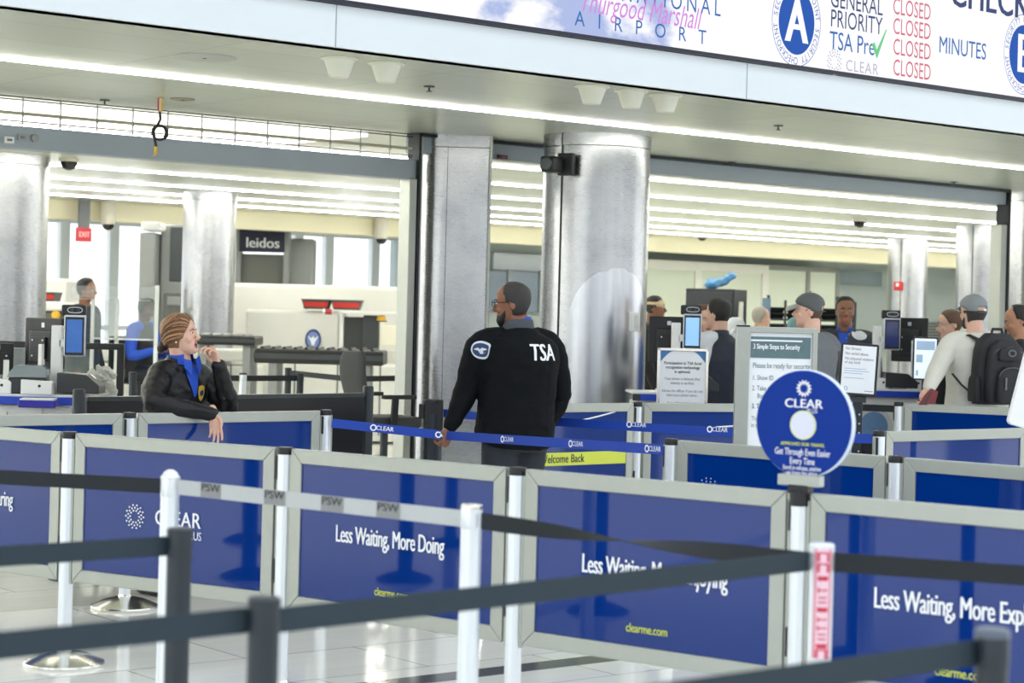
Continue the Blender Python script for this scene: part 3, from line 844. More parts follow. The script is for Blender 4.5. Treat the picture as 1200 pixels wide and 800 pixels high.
belt('blue lettered belt stretched behind the back of the bearded officer', b3, b4, belt_blue, 'blue lettered belts', clear_marks((.47, .655)), sag=.012)
bt = Vector((B1[0] - .03, B1[1], .98))
belt('black belt behind the tilted notice, clipped to the post in front of the counter', bt, bt + Vector((-.45, .18, 0)), belt_black)

# belt posts of the neighbouring lane, beyond the left edge: they show mirrored in the glossy blue panels
def mirrored(px, py, a, b):
    v = ray_at(px, py, 0.0); a = Vector((a[0], a[1], 0)); b = Vector((b[0], b[1], 0)); d = (b - a).normalized(); n = Vector((-d.y, d.x, 0))
    return v - n * 2 * (v - a).dot(n)
lane = []
for lb, px, py, a, b in (('black belt post of the next lane, mirrored in the More Doing panel', 476, 679, P[1], P[2]), ('black belt post of the next lane, mirrored in the More Enjoying panel', 702, 716, P[2], P[3]), ('black belt post of the next lane, mirrored in the dotted logo panel', 292, 633, P[0], P[1]),
                         ('black belt post of the next lane, mirrored in the panel at the lower right corner', 1003, 770, P[3], P5)):
    v = mirrored(px, py, a, b)
    make_belt_post(lb, (v.x, v.y), PH, black_pole, black_pole, 'belt posts of the next lane', r=.045); lane.append(v)
lane.sort(key=lambda v: v.x)
for i_, (a, b) in enumerate(zip(lane, lane[1:])):
    if (a - b).length < 3: belt('black belt of the next lane beyond the left edge', Vector((a.x, a.y, .985)).lerp(Vector((b.x, b.y, .985)), .05), Vector((a.x, a.y, .985)).lerp(Vector((b.x, b.y, .985)), .95), belt_black, 'belts of the next lane')
# ------------------------------------------------------------------ people
SL = [(.000, .072, .030, .016), (.010, .082, .008, .030), (.028, .088, -.018, .045), (.05, .089, -.045, .055), (.075, .088, -.070, .062), (.10, .086, -.086, .068),
      (.125, .086, -.095, .073), (.15, .089, -.098, .0755), (.175, .086, -.096, .075), (.20, .073, -.084, .067), (.22, .048, -.058, .049), (.232, .016, -.026, .022)]
def slice_at(z):
    for a, b in zip(SL, SL[1:]):
        if z <= b[0]:
            q = (z - a[0]) / (b[0] - a[0]); return [a[i] + (b[i] - a[i]) * q for i in (1, 2, 3)]
    return list(SL[-1][1:])
def head_pt(z, th):
    fy, by, w = slice_at(z)
    c, s_ = math.cos(th), math.sin(th)
    e = .88
    return Vector((w * math.copysign(abs(c) ** e, c), (fy + by) / 2 + (fy - by) / 2 * math.copysign(abs(s_) ** e, s_), z))
def frame_from(fwd, up=Vector((0, 0, 1))):
    y = Vector(fwd).normalized(); x = y.cross(up).normalized(); z = x.cross(y)
    return Matrix((x, y, z)).transposed().to_4x4()
def head_geo(mb, T, female=False, mouth_open=False):
    rs = [[head_pt(z, 2 * math.pi * k / 28) for k in range(28)] for z in [s[0] for s in SL]]
    mb.rings(rs, True, T)
    mb.tube([(0, .080, .130), (0, .097, .108), (0, .111, .089), (0, .100, .080)], [.008, .010, .0135, .009], 10, T, round_ends=True)
    for sx in (-1, 1):
        mb.ell((sx * .011, .098, .083), (.009, .009, .007), T, nu=8, nv=6)
        mb.ell((sx * .028, .080, .140), (.022, .010, .006), T, nu=8, nv=6)
        mb.ell((sx * .036, .060, .088), (.027, .023, .026), T, nu=10, nv=8)
        mb.ell((sx * .073, -.008, .112), (.008, .018, .030), T @ Matrix.Rotation(sx * -.25, 4, 'Z'), nu=10, nv=8)
    mz = .052
    mb.ell((0, .088, mz + .007), (.022, .009, .005), T, nu=10, nv=6)
    mb.ell((0, .086, mz - (.014 if mouth_open else .006)), (.019, .009, .006), T, nu=10, nv=6)
    mb.ell((0, .078, .016), (.020, .012, .014), T, nu=10, nv=6)
def hair_shell(T, fn, n=44, m=34, mi=0):
    """shell over the skull: fn(front-back 0..1, z, th) -> offset"""
    mb = MB(); idx = {}
    pts = []; offs = []
    zs = [.232 * (i / m) for i in range(m + 1)]
    for z in zs:
        fy, by, w = slice_at(z)
        row = []; ro = []
        for k in range(n):
            th = 2 * math.pi * k / n; p = head_pt(z, th)
            tq = (p.y - by) / max(fy - by, .001)
            o = fn(tq, z, th)
            c = Vector((0, -.005, .12)); d = (p - c).normalized()
            row.append(p + d * o); ro.append(o)
        pts.append(row); offs.append(ro)
    vs = [p for r in pts for p in r]; fs = []
    for i in range(m):
        for k in range(n):
            k2 = (k + 1) % n
            q = (offs[i][k], offs[i][k2], offs[i + 1][k2], offs[i + 1][k])
            if max(q) > -.0035: fs.append((i * n + k, i * n + k2, (i + 1) * n + k2, (i + 1) * n + k))
    if offs[m][0] > 0: fs.append(tuple(range(m * n, m * n + n)))
    return mb.add(vs, fs, T, mi)
def lerp_tab(tab, x):
    for a, b in zip(tab, tab[1:]):
        if x <= b[0]: return a[1] + (b[1] - a[1]) * max(0, (x - a[0])) / (b[0] - a[0])
    return tab[-1][1]
HL_SHORT = [(0, .045), (.25, .05), (.40, .085), (.47, .125), (.56, .108), (.64, .115), (.70, .155), (.82, .185), (.92, .198), (1, .200)]
HL_RECEDE = [(0, .045), (.25, .05), (.40, .085), (.47, .125), (.56, .112), (.62, .13), (.68, .175), (.78, .212), (1, .224)]
HL_BALD = [(0, .045), (.25, .05), (.40, .085), (.47, .125), (.58, .12), (.64, .165), (.70, .24), (1, .25)]
HL_WOMAN = [(0, .025), (.3, .035), (.45, .06), (.56, .075), (.63, .10), (.70, .15), (.80, .180), (.92, .196), (1, .198)]
def hair_fn(tab, thick, rough=.002, topcut=None):
    def f(t, z, th):
        d = z - lerp_tab(tab, t)
        o = min(thick, d * .55 - .003)
        if topcut and z > topcut: o = min(o, (topcut - z) * .6)
        return o + (rough * noise.noise(Vector((th * 5, z * 60, 1))) if o > 0 else 0)
    return f
def beard_fn(thick=.008):
    def f(t, z, th):
        top = lerp_tab([(0, -.05), (.45, -.05), (.52, .10), (.60, .085), (.75, .055), (.90, .060), (1, .066)], t)
        d = top - z
        o = min(thick, d * .5 - .002)
        if t > .93 and .040 < z < .062: o = min(o, -.001)
        return o
    return f
def hand_geo(mb, wrist, dirv, thumb, curl=.5, k=1.0, curls=None, spread=.06):
    """dirv: wrist to knuckles; thumb: side the thumb sits on"""
    y = Vector(dirv).normalized(); x = Vector(thumb); x = (x - y * x.dot(y)).normalized(); z = x.cross(y)
    T = Matrix.Translation(wrist) @ Matrix((x, y, z)).transposed().to_4x4() @ Matrix.Scale(k, 4)
    mb.tube([(0, -.03, 0), (0, 0, 0), (.002, .03, 0), (.002, .065, 0), (.0, .088, 0)], [.026, .027, .034, .040, .036], 14, T, right=None, ry=[.020, .019, .016, .014, .011], round_ends=True)
    specs = [(.030, .086, .044, .0085), (.010, .091, .049, .0088), (-.010, .088, .045, .0085), (-.029, .080, .036, .0075)]
    for i, (fx, fy, L, r) in enumerate(specs):
        c = (curls[i] if curls else curl)
        p = Vector((fx, fy - .008, 0)); a = 0.0; pts = [p]
        sx = math.sin(spread * (fx / .02))
        for j, q in enumerate((1.0, .62, .45)):
            a += c * (.75 if j == 0 else 1.0)
            p = p + Vector((sx * math.cos(a), math.cos(a), -math.sin(a))) * L * q
            pts.append(p)
        mb.tube(pts, [r, r * .95, r * .85, r * .7], 9, T, round_ends=True)
    c = curls[4] if curls and len(curls) > 4 else curl
    mb.tube([(.022, .018, -.004), (.042, .040, -.010 - .008 * c), (.050 - .012 * c, .066, -.014 - .02 * c), (.047 - .022 * c, .090, -.016 - .034 * c)], [.014, .0115, .0100, .0075], 9, T, round_ends=True)
def limb(mb, pts, rads, n=14, sub=4):
    """smooth polyline tube through joints"""
    pts = [Vector(p) for p in pts]; P_, R_ = [], []
    for i in range(len(pts) - 1):
        p0 = pts[max(i - 1, 0)]; p1 = pts[i]; p2 = pts[i + 1]; p3 = pts[min(i + 2, len(pts) - 1)]
        for j in range(sub):
            q = j / sub
            lin_ = p1.lerp(p2, q)
            cr = .5 * ((2 * p1) + (p2 - p0) * q + (2 * p0 - 5 * p1 + 4 * p2 - p3) * q * q + (3 * p1 - p0 - 3 * p2 + p3) * q ** 3)
            P_.append(lin_.lerp(cr, .55)); R_.append(rads[i] + (rads[i + 1] - rads[i]) * q)
    P_.append(pts[-1]); R_.append(rads[-1])
    mb.tube(P_, R_, n, round_ends=True)
def torso_geo(mb, J, Rv, h, wk, dk, tab, n=26):
    """tab rows: q along pelvis-neck, half width, half depth, shift forward"""
    p0, p1, p2 = J['pelvis'], J['chest'], J['neck']
    rs = []
    for q, w_, d_, sh in tab:
        # quadratic through the three joints (chest at q=.66)
        k = .66
        L0 = ((q - k) * (q - 1)) / (k * 1.0); L1 = (q * (q - 1)) / (k * (k - 1)); L2 = (q * (q - k)) / (1 - k)
        c = p0 * L0 + p1 * L1 + p2 * L2
        e = 1e-3; q2 = q + e
        c2 = p0 * (((q2 - k) * (q2 - 1)) / k) + p1 * ((q2 * (q2 - 1)) / (k * (k - 1))) + p2 * ((q2 * (q2 - k)) / (1 - k))
        tz = (c2 - c).normalized()
        x = (Rv - tz * Rv.dot(tz)).normalized(); y = tz.cross(x)
        c = c + y * sh * h
        row = []
        for i in range(n):
            a = 2 * math.pi * i / n; ca, sa = math.cos(a), math.sin(a)
            row.append(c + x * (w_ * wk * h * math.copysign(abs(ca) ** .8, ca)) + y * (d_ * dk * h * math.copysign(abs(sa) ** .85, sa)))
        rs.append(row)
    mb.rings(rs, True)
T_SKIN = [(-.12, .085, .060, 0), (0, .092, .064, 0), (.25, .080, .056, 0), (.5, .088, .060, 0), (.72, .098, .064, 0), (.86, .088, .054, 0), (.95, .055, .042, 0), (1.0, .036, .036, 0)]
T_TOP = [(-.16, .104, .076, 0), (-.13, .108, .080, 0), (0, .106, .080, .002), (.2, .102, .079, .004), (.45, .104, .080, .004), (.66, .112, .080, .002), (.80, .112, .073, -.002), (.89, .090, .060, -.004), (.96, .058, .048, -.002), (1.0, .046, .044, 0)]
skin_l = mat('light skin', (222, 178, 156), .5, var=.06, scale=30)
skin_t = mat('tan skin', (186, 136, 108), .5, var=.06, scale=30)
skin_b = mat('brown skin', (140, 94, 70), .5, var=.08, scale=30)
skin_d = mat('dark brown skin', (84, 58, 48), .5, var=.08, scale=30)
lip_m = mat('lips', (176, 96, 92), .45, var=.05); mouth_m = mat('dark mouth', (60, 22, 24), .6)
h_black = mat('black hair', (26, 23, 23), .5, var=.3, scale=90, bump=.5, bscale=220)
h_dark = mat('dark greying hair', (52, 48, 46), .55, var=.4, scale=140, bump=.5, bscale=260)
h_brown = mat('brown hair', (96, 66, 46), .45, var=.25, scale=60, bump=.4, bscale=200)
h_chest = mat('chestnut hair', (140, 100, 66), .42, var=.35, scale=50, bump=.5, bscale=200)
h_white = mat('white grey hair', (168, 162, 152), .6, var=.2, scale=90, bump=.5, bscale=220)
cl_black = mat('black nylon jacket', (14, 15, 19), .42, var=.15, scale=12, bump=.25, bscale=60, spec=.4)
cl_navyb = mat('dark navy softshell', (7, 11, 16), .8, var=.1, scale=40, bump=.15, bscale=300, spec=.2)
cl_navy = mat('navy trousers', (30, 36, 50), .7, var=.1, scale=30, bump=.15, bscale=200)
cl_vest = mat('dark navy quilted vest', (36, 44, 60), .55, var=.08, scale=30)
cl_grey = mat('grey cotton shirt', (104, 108, 112), .8, var=.08, scale=40)
cl_white = mat('white shirt cloth', (226, 230, 236), .8, var=.03, scale=30)
cl_cream = mat('cream pullover knit', (214, 213, 202), .85, var=.05, scale=60, bump=.2, bscale=200)
cl_blue = mat('royal blue uniform shirt', (18, 74, 186), .6, var=.08, scale=40)
cl_teal = mat('teal cloth', (130, 176, 178), .8, var=.05)
cl_yel = mat('pale yellow cloth', (232, 228, 190), .8, var=.05)
shoe_m = mat('black leather shoe', (22, 22, 24), .4, var=.1)
eye_w = mat('eye white', (226, 224, 218), .3, var=0); eye_d = mat('dark iris', (38, 28, 24), .2, var=0)
def person(label, x, y, ang, h=1.75, build=1.0, skin=skin_l, hair=(HL_SHORT, .010, h_dark), top=cl_grey, pants=cl_navy, over=None, yaw=0.0, pitch=0.0,
           sleeves=True, vox=.011, near=False, beard=None, mouth_open=False, wk=1.0, dk=1.0, head_k=1.0, hands=True, wrinkle=.004, curls=None, lcurls=None, group=None, z0=0.0):
    a = R(ang); Fv = Vector((-math.sin(a), math.cos(a), 0)); Rv = Vector((math.cos(a), math.sin(a), 0))
    o = Vector((x, y, z0))
    J = dict(pelvis=Vector((0, 0, .53 * h)), chest=Vector((0, 0, .735 * h)) - Fv * .008 * h, neck=Vector((0, 0, .845 * h)))
    over = over or {}
    for k in ('pelvis', 'chest', 'neck'):
        if k in over: J[k] = over[k] - o
    ax = (J['neck'] - J['pelvis']).normalized()
    sh = J['neck'] - ax * .040 * h
    J['rsh'] = sh + Rv * .108 * h * build * wk; J['lsh'] = sh - Rv * .108 * h * build * wk
    for s_, k in ((1, 'r'), (-1, 'l')):
        if k + 'sh' in over: J[k + 'sh'] = over[k + 'sh'] - o
        S = J[k + 'sh']
        J[k + 'el'] = S + Rv * s_ * .030 * h - Vector((0, 0, .180 * h)) - Fv * .01 * h
        J[k + 'wr'] = J[k + 'el'] - Vector((0, 0, .145 * h)) + Fv * .05 * h
        for q in ('el', 'wr'):
            if k + q in over: J[k + q] = over[k + q] - o
        J[k + 'hp'] = J['pelvis'] + Rv * s_ * .050 * h - Vector((0, 0, .01 * h))
        J[k + 'kn'] = Vector((0, 0, .285 * h)) + Rv * s_ * .055 * h + Fv * .01 * h + J['pelvis'] * .3 * Vector((1, 1, 0)).length * 0
        J[k + 'an'] = Vector((0, 0, .045 * h)) + Rv * s_ * .060 * h - Fv * .02 * h
        for q in ('kn', 'an'):
            if k + q in over: J[k + q] = over[k + q] - o
    hf = Matrix.Rotation(R(yaw), 3, 'Z') @ Fv
    hf = (hf * math.cos(R(pitch)) + Vector((0, 0, math.sin(R(pitch))))).normalized()
    if 'face' in over: hf = Vector(over['face']).normalized()
    k = .132 * h / .232 * head_k
    Tm = frame_from(hf)
    if 'ear' in over: chin = (over['ear'] - o) - (Tm.to_3x3() @ Vector((0, -.005, .112))) * k
    else:
        hc = Vector((J['neck'].x, J['neck'].y, h - (.232 - .112) * k)) + Fv * .012 * h
        chin = hc - (Tm.to_3x3() @ Vector((0, -.005, .112))) * k
    Th = Matrix.Translation(chin) @ Tm @ Matrix.Scale(k, 4)
    root = thing('person', label, 'person', o, 0, group)
    b = MB()
    hm = MB(); head_geo(hm, Th, mouth_open=mouth_open)
    nb = Th @ Vector((0, -.022, .06))
    b2 = MB(); torso_geo(b2, J, Rv, h, build * wk, build * dk, T_SKIN)
    hm.tube([J['neck'] - ax * .06 * h, J['neck'], nb], [.040 * h, .034 * h, .033 * h], 16)
    for s_ in 'rl':
        limb(b2, [J['neck'].lerp(J[s_ + 'sh'], .6), J[s_ + 'sh'], J[s_ + 'el'], J[s_ + 'wr']], [.030 * h, .029 * h, .023 * h, .0165 * h])
        limb(b2, [J[s_ + 'hp'], J[s_ + 'kn'], J[s_ + 'an']], [.044 * h * build, .030 * h, .022 * h])
    g2 = remesh(b2, .014, 2)
    hr = remesh(hm, .0042 if near else .007, 2 if near else 1)
    b.add(g2.v, g2.f); b.add(hr.v, hr.f)
    if hands:
        for s_ in 'rl':
            d = over.get(s_ + 'hd', (J[s_ + 'wr'] - J[s_ + 'el']).normalized())
            th = over.get(s_ + 'th', Fv)
            hb = MB(); cv = over.get(s_ + 'cv')
            hand_geo(hb, J[s_ + 'wr'], d, th, .45, h / 1.78, cv)
            hh = remesh(hb, .003 if near else .006, 1)
            b.add(hh.v, hh.f)
    body = b.build('body', [skin, lip_m, mouth_m], root, 80)
    # lips
    inv = Th.inverted()
    for p in body.data.polygons:
        c = inv @ p.center
        if c.y > .072 and abs(c.x) < .026:
            e = (c.x / .023) ** 2
            if mouth_open and (c.x / .015) ** 2 + ((c.z - .050) / .009) ** 2 < 1: p.material_index = 2
            elif e + ((c.z - .051) / (.021 if mouth_open else .011)) ** 2 < 1: p.material_index = 1
    for s_ in (-1, 1):
        e = MB().ell((s_ * .030, .0805, .122), (.0120, .0075, .0058), Th, nu=12, nv=8); eo = e.build('eye', eye_w, root, 80)
        MB().ell((s_ * .031, .0855, .122), (.0058, .0036, .0054), Th, nu=10, nv=6).build('iris', eye_d, eo, 80)
        MB().tube([(s_ * .014, .0915, .139), (s_ * .03, .091, .1435), (s_ * .047, .078, .139)], [.0028, .0036, .002], 8, Th, round_ends=True).build('eyebrow', hair[2] if hair else h_black, root, 80)
    if hair:
        hs = hair_shell(Th, hair_fn(hair[0], hair[1], .003, hair[3] if len(hair) > 3 else None))
        hs.build('hair', hair[2], root, 80)
    if beard: hair_shell(Th, beard_fn()).build('beard', beard, root, 80)
    # clothing
    tb = MB(); torso_geo(tb, J, Rv, h, build * wk, build * dk, T_TOP)
    arms = MB()
    for s_ in 'rl':
        el, wr = J[s_ + 'el'], J[s_ + 'wr']; S = J[s_ + 'sh']
        cuff = wr + (el - wr).normalized() * .012
        if sleeves:
            limb(tb if sleeves is True else arms, [J['neck'].lerp(S, .55) - ax * .01 * h, S - ax * .012 * h, el, cuff], [v * h * (.5 + .5 * build) for v in (.042, .044, .036, .024)])
    tm_ = remesh(tb, vox, 3, wrinkle)
    topo = tm_.build('jacket' if near else 'top', top, root, 80)
    if sleeves and sleeves is not True:
        remesh(arms, vox, 2, wrinkle).build('sleeves', sleeves, root, 80)
    pm = MB()
    for s_ in 'rl':
        limb(pm, [J[s_ + 'hp'] + Vector((0, 0, .02)), J[s_ + 'kn'], J[s_ + 'an'] + Vector((0, 0, .0))], [.058 * h * build, .044 * h * build, .036 * h])
    ptab = [(-.2, .088, .066, 0), (-.1, .096, .07, 0), (.05, .096, .071, 0), (.16, .090, .066, 0)]
    torso_geo(pm, J, Rv, h, build * wk, build * dk, ptab)
    remesh(pm, max(vox, .011), 2, .003).build('trousers', pants, root, 80)
    for s_ in 'rl':
        an = J[s_ + 'an']; f0 = Vector((an.x, an.y, .035)) 
        sm = MB().tube([f0 - Fv * .05, f0 + Fv * .02, f0 + Fv * .12, f0 + Fv * .19], [.036, .042, .046, .034], 14, right=Rv, ry=[.035, .034, .028, .018], round_ends=True)
        sm.tube([an + Vector((0, 0, .06)), an, f0], [.040, .042, .040], 12)
        remesh(sm, .008, 2).build('shoe', shoe_m, root, 80)
    tt = MB(); torso_geo(tt, J, Rv, h, build * wk, build * dk, T_TOP); tt = remesh(tt, .014, 3)
    tbvh = BVHTree.FromPolygons(tt.v, tt.f)
    return dict(tbvh=tbvh, root=root, J=J, Th=Th, F=Fv, R=Rv, top=topo, o=o, h=h, hf=hf, bvh=BVHTree.FromPolygons([v.co for v in topo.data.vertices], [tuple(p.vertices) for p in topo.data.polygons]))
def drape(mb, bvh, direction, off=.004, cuts=2, far=1.0):
    """lay flat lettering or a patch onto a curved surface along a direction"""
    me = mb.mesh('t', []); bm = bmesh.new(); bm.from_mesh(me); bpy.data.meshes.remove(me)
    bmesh.ops.triangulate(bm, faces=bm.faces)
    if cuts: bmesh.ops.subdivide_edges(bm, edges=bm.edges[:], cuts=cuts, use_grid_fill=True)
    d = Vector(direction).normalized()
    miss = []
    for v in bm.verts:
        h_ = bvh.ray_cast(v.co - d * far, d)
        if h_[0] is not None: v.co = h_[0] - d * off
        else: miss.append(v)
    if miss: bmesh.ops.delete(bm, geom=miss, context='VERTS')
    out = MB(); bm.verts.index_update()
    out.add([v.co.copy() for v in bm.verts], [tuple(v.index for v in f.verts) for f in bm.faces], None)
    bm.free(); return out
def surf(pr, px, py, key='bvh'):
    """point of the clothing met by the line of sight through a pixel (for placing patches)"""
    e = Vector((0, 0, EYE)); d = (pt(px, py, 10.0) - e).normalized()
    h_ = pr[key].ray_cast(e - pr['o'], d)
    if h_[0] is None: h_ = pr[key].find_nearest(pt(px, py, pr['o'].y) - pr['o'])
    return h_[0], h_[1]
def face_frame(c, direction, up=Vector((0, 0, 1))):
    """flat XY drawing placed at c, its +Z pointing against direction"""
    z = -Vector(direction).normalized(); x = up.cross(z).normalized(); y = z.cross(x)
    return Matrix.Translation(c) @ Matrix((x, y, z)).transposed().to_4x4()
def disc(mb, r, T, sx=1.0, n=24, r0=0.0):
    rr = [[T @ Vector((q * sx * math.cos(2 * math.pi * k / n), q * math.sin(2 * math.pi * k / n), 0)) for k in range(n)] for q in (max(r0, r * .02), r * .5 + r0 * .5, r)]
    mb.rings(rr, False); return mb
def glasses(pr, m):
    g = MB()
    for s_ in (-1, 1):
        pts = [(s_ * .033 + .022 * math.cos(2 * math.pi * k / 18), .101, .121 + .017 * math.sin(2 * math.pi * k / 18)) for k in range(19)]
        g.tube(pts, .0022, 6, pr['Th'])
        g.tube([(s_ * .055, .099, .126), (s_ * .074, .07, .126), (s_ * .079, .0, .124), (s_ * .076, -.015, .116)], .0024, 6, pr['Th'])
    g.tube([(-.011, .103, .124), (.011, .103, .124)], .002, 6, pr['Th'])
    g.build('glasses', m, pr['root'], 80)
def cap(pr, m, m2=None, strap_gap=True):
    Th = pr['Th']
    def fn(t, z, th):
        d = z - lerp_tab([(0, .105), (.3, .115), (.6, .145), (1, .168)], t)
        o = min(.014, d * 1.4 + .006) if d > -.012 else -.01
        if strap_gap and t < .25 and z < .155 and abs(math.cos(th)) < .5: o = -.01
        return o
    mb = hair_shell(Th, fn, 56, 40)
    c_ = mb.build('cap', m, pr['root'], 80)
    rs = []
    for i in range(9):
        q = i / 8; y = .075 + .085 * q
        rs.append([(-.070 * math.sqrt(max(0.02, 1 - (q * .92) ** 2.2)) * s2, y, .170 - .026 * q - .026 * (s2 ** 2) + dz) for dz in (0,) for s2 in [1 - 2 * j / 12 for j in range(13)]])
    top = MB().rings(rs, False, Th, closed=False)
    rs2 = [[(p[0], p[1], p[2] - .007) for p in r] for r in rs]
    top.rings(rs2, False, Th, closed=False)
    top.build('brim', m2 or m, c_, 60)
    MB().ell((0, -.006, .252), (.007, .007, .005), Th, nu=10, nv=6).build('button', m, c_, 80)
    if strap_gap: MB().tube([(-.045, -.098, .118), (0, -.112, .114), (.045, -.098, .118)], .007, 8, Th, ry=[.002] * 3).build('strap', m, c_, 80)
    return c_
def collar(pr, m, r=.062, hgt=.045, gap=40, name='collar', zoff=-.012, thick=.006):
    J, Fv, Rv = pr['J'], pr['F'], pr['R']; c = J['neck'] + Vector((0, 0, zoff * pr['h'] / 1.75))
    rs = []
    angs = [R(90 + gap + (360 - 2 * gap) * k / 30) for k in range(31)]
    for rr, z in ((r + .008, -.01), (r + .004, hgt * .5), (r - .002, hgt), (r - .002 - thick, hgt), (r - thick, hgt * .4), (r - thick, -.01)):
        rs.append([c + Rv * rr * 1.08 * math.cos(a) + Fv * rr * math.sin(a) + Vector((0, 0, z + .012 * -math.sin(a))) for a in angs])
    return MB().rings(rs, False, closed=False).build(name, m, pr['root'], 60)

# ---- bearded officer seen from behind
seal_b, seal_w = mat('patch navy', (38, 60, 104), .6, var=.05), mat('patch white', (216, 222, 228), .6, var=.04)
badge_y = mat('gold badge', (206, 170, 62), .5, var=.15, scale=80)
Ym = 11.45
ov = dict(lsh=pt(563, 402, 11.36), lel=pt(546, 459, 11.42), lwr=pt(528, 500, 11.37), lhd=Vector((-.25, .05, -1)), lth=Vector((-.6, -.75, 0)),
          lcv=(1.0, 1.0, 1.0, 1.0, .8), rel=pt(656, 462, 11.62), rwr=pt(640, 500, 11.9), rsh=pt(645, 404, 11.58), ear=pt(602, 357, 11.43), face=Vector((-.93, .36, -.05)))
offc = person('heavyset bearded officer in a black jacket with white letters, seen from behind', pt(604, 500, Ym).x, Ym, 33, 1.79, 1.17, skin_b, (HL_RECEDE, .005, h_dark), cl_navyb, mat('charcoal trousers', (36, 42, 52), .7, var=.1, scale=30, bump=.2, bscale=200),
              ov, near=True, beard=h_black, vox=.009, wrinkle=.008, dk=1.22, head_k=1.04)
glasses(offc, black_pl)
back = offc['F']
c, _n = surf(offc, 637, 414)
tx = MB().text('TSA', .135, face_frame(c, back), 'CENTER', .032, .74)
drape(tx, offc['bvh'], back, .004, 2).build('back_lettering', white_ink, offc['root'], None)
dirp = Vector((.75, .66, 0))
c, _n = surf(offc, 564, 410)
p_ = drape(disc(MB(), .052, face_frame(c, dirp), .82), offc['bvh'], dirp, .004, 1, .4); p_.build('shoulder_patch', seal_w, offc['root'], None)
p_ = drape(disc(MB(), .040, face_frame(c, dirp), .82), offc['bvh'], dirp, .006, 1, .4); p_.build('shoulder_patch', seal_b, offc['root'], None)
wv = MB(); TT = face_frame(c, dirp)
wv.add([(-.026, .004, 0), (-.006, .014, 0), (0, .004, 0), (.006, .014, 0), (.026, .004, 0), (.008, -.004, 0), (.004, -.022, 0), (-.004, -.022, 0), (-.008, -.004, 0)], [(0, 1, 2, 8), (2, 3, 4, 5), (2, 5, 6, 7, 8)], TT)
drape(wv, offc['bvh'], dirp, .008, 1, .4).build('patch_eagle', seal_w, offc['root'], None)
collar(offc, mat('grey fleece collar', (70, 76, 84), .8, var=.1), .082, .05, 50, zoff=-.0)
collar(offc, cl_blue, .072, .066, 40, 'shirt_collar', .0)

# ---- woman leaning on the panel
Yw = 11.0
fW = Vector((.80, -.60, 0)); angW = math.degrees(math.atan2(-fW.x, fW.y))
ow = dict(pelvis=pt(188, 520, 11.18), chest=pt(206, 462, 11.06), neck=pt(213, 424, 11.0), rsh=pt(188, 438, 10.90), lsh=pt(240, 441, 11.16),
          rel=pt(180, 470, 10.68), rwr=pt(250, 485, 10.71), rhd=Vector((.22, -.12, -1)), rth=Vector((1, -.2, .1)), rcv=(.28, .32, .36, .42, .3),
          lel=pt(268, 474, 11.10), lwr=pt(256, 427, 11.0), lhd=Vector((-.42, -.15, 1)), lth=Vector((-.55, .6, -.1)), lcv=(.75, .85, .95, 1.05, .7),
          ear=pt(211, 394, 10.98), face=Vector((.955, -.20, .15)),
          rkn=Vector((pt(182, 500, 11.05).x, 11.02, .46)), lkn=Vector((pt(192, 500, 11.2).x, 11.18, .46)),
          ran=Vector((pt(176, 700, 10.95).x - .02, 11.0, .08)), lan=Vector((pt(186, 700, 11.1).x, 11.16, .08)))
wom = person('woman with chestnut hair in a black jacket leaning on a panel, hand at mouth', pt(190, 500, Yw).x, Yw, angW, 1.66, .98, skin_l, (HL_WOMAN, .020, h_chest), cl_black, cl_navy, ow, near=True,
             vox=.007, wrinkle=.0085, mouth_open=True, dk=1.05, wk=.95)
Th = wom['Th']
MB().ell((0, -.112, .072), (.036, .030, .034), Th).ell((.012, -.128, .055), (.026, .02, .024), Th).build('hair_bun', mat('dark brown hair bun', (48, 34, 30), .5, var=.3, scale=60, bump=.5, bscale=160), wom['root'], 80)
sr = random.Random(5)
tones = [(mat('dark chestnut strands', (92, 62, 42), .42, var=.3, scale=45), MB()), (mat('mid chestnut strands', (140, 98, 64), .4, var=.3, scale=45), MB()), (mat('light chestnut strands', (184, 142, 100), .38, var=.3, scale=45), MB())]
for side in (-1, 1):
    for i in range(46):
        q = i / 45
        t0 = 90 - side * (4 + 64 * q + sr.uniform(-1, 1))
        z0_ = .200 - .100 * q ** 1.5
        pts = []
        vol = .034 + sr.uniform(-.003, .004)
        for j in range(9):
            k_ = j / 8
            th = R(t0 - side * k_ * (180 - 64 * q - 6))
            z_ = z0_ + vol * math.sin(math.pi * min(1, k_ * 1.3)) * (1 - q) - (z0_ - .070) * k_ ** (1.5 + .5 * (1 - q))
            b_ = head_pt(max(.03, min(z_, .226)), th); c_ = Vector((0, -.005, .12))
            lift = (.0245 + .004 * math.sin(i * 1.7)) * min(1, .04 + k_ * 2.8)
            pts.append(b_ + (b_ - c_).normalized() * (lift - .006 * max(0, k_ - .75) * 4))
        tones[(i * 7 + (i // 3)) % 3][1].tube(pts, [.002, .0050, .0056, .0056, .0054, .005, .0045, .004, .003], 6, Th)
for m_, b_ in tones: b_.build('hair_strands', m_, wom['root'], 80)
for s_ in (-1, 1): MB().ell((s_ * .080, -.002, .078), (.005, .005, .006), Th, nu=10, nv=8).build('earring', mat('pearl', (240, 238, 232), .2), wom['root'], 80)
dW = -fW
n0 = wom['J']['neck']; upT = (wom['J']['neck'] - wom['J']['pelvis']).normalized()
ff = face_frame(n0 + fW * .2, dW, upT)
sp_ = MB().prism([(-.058, .035), (.05, .035), (.040, -.06), (.012, -.175), (-.004, -.185), (-.03, -.08)], 0, .0005, ff); 
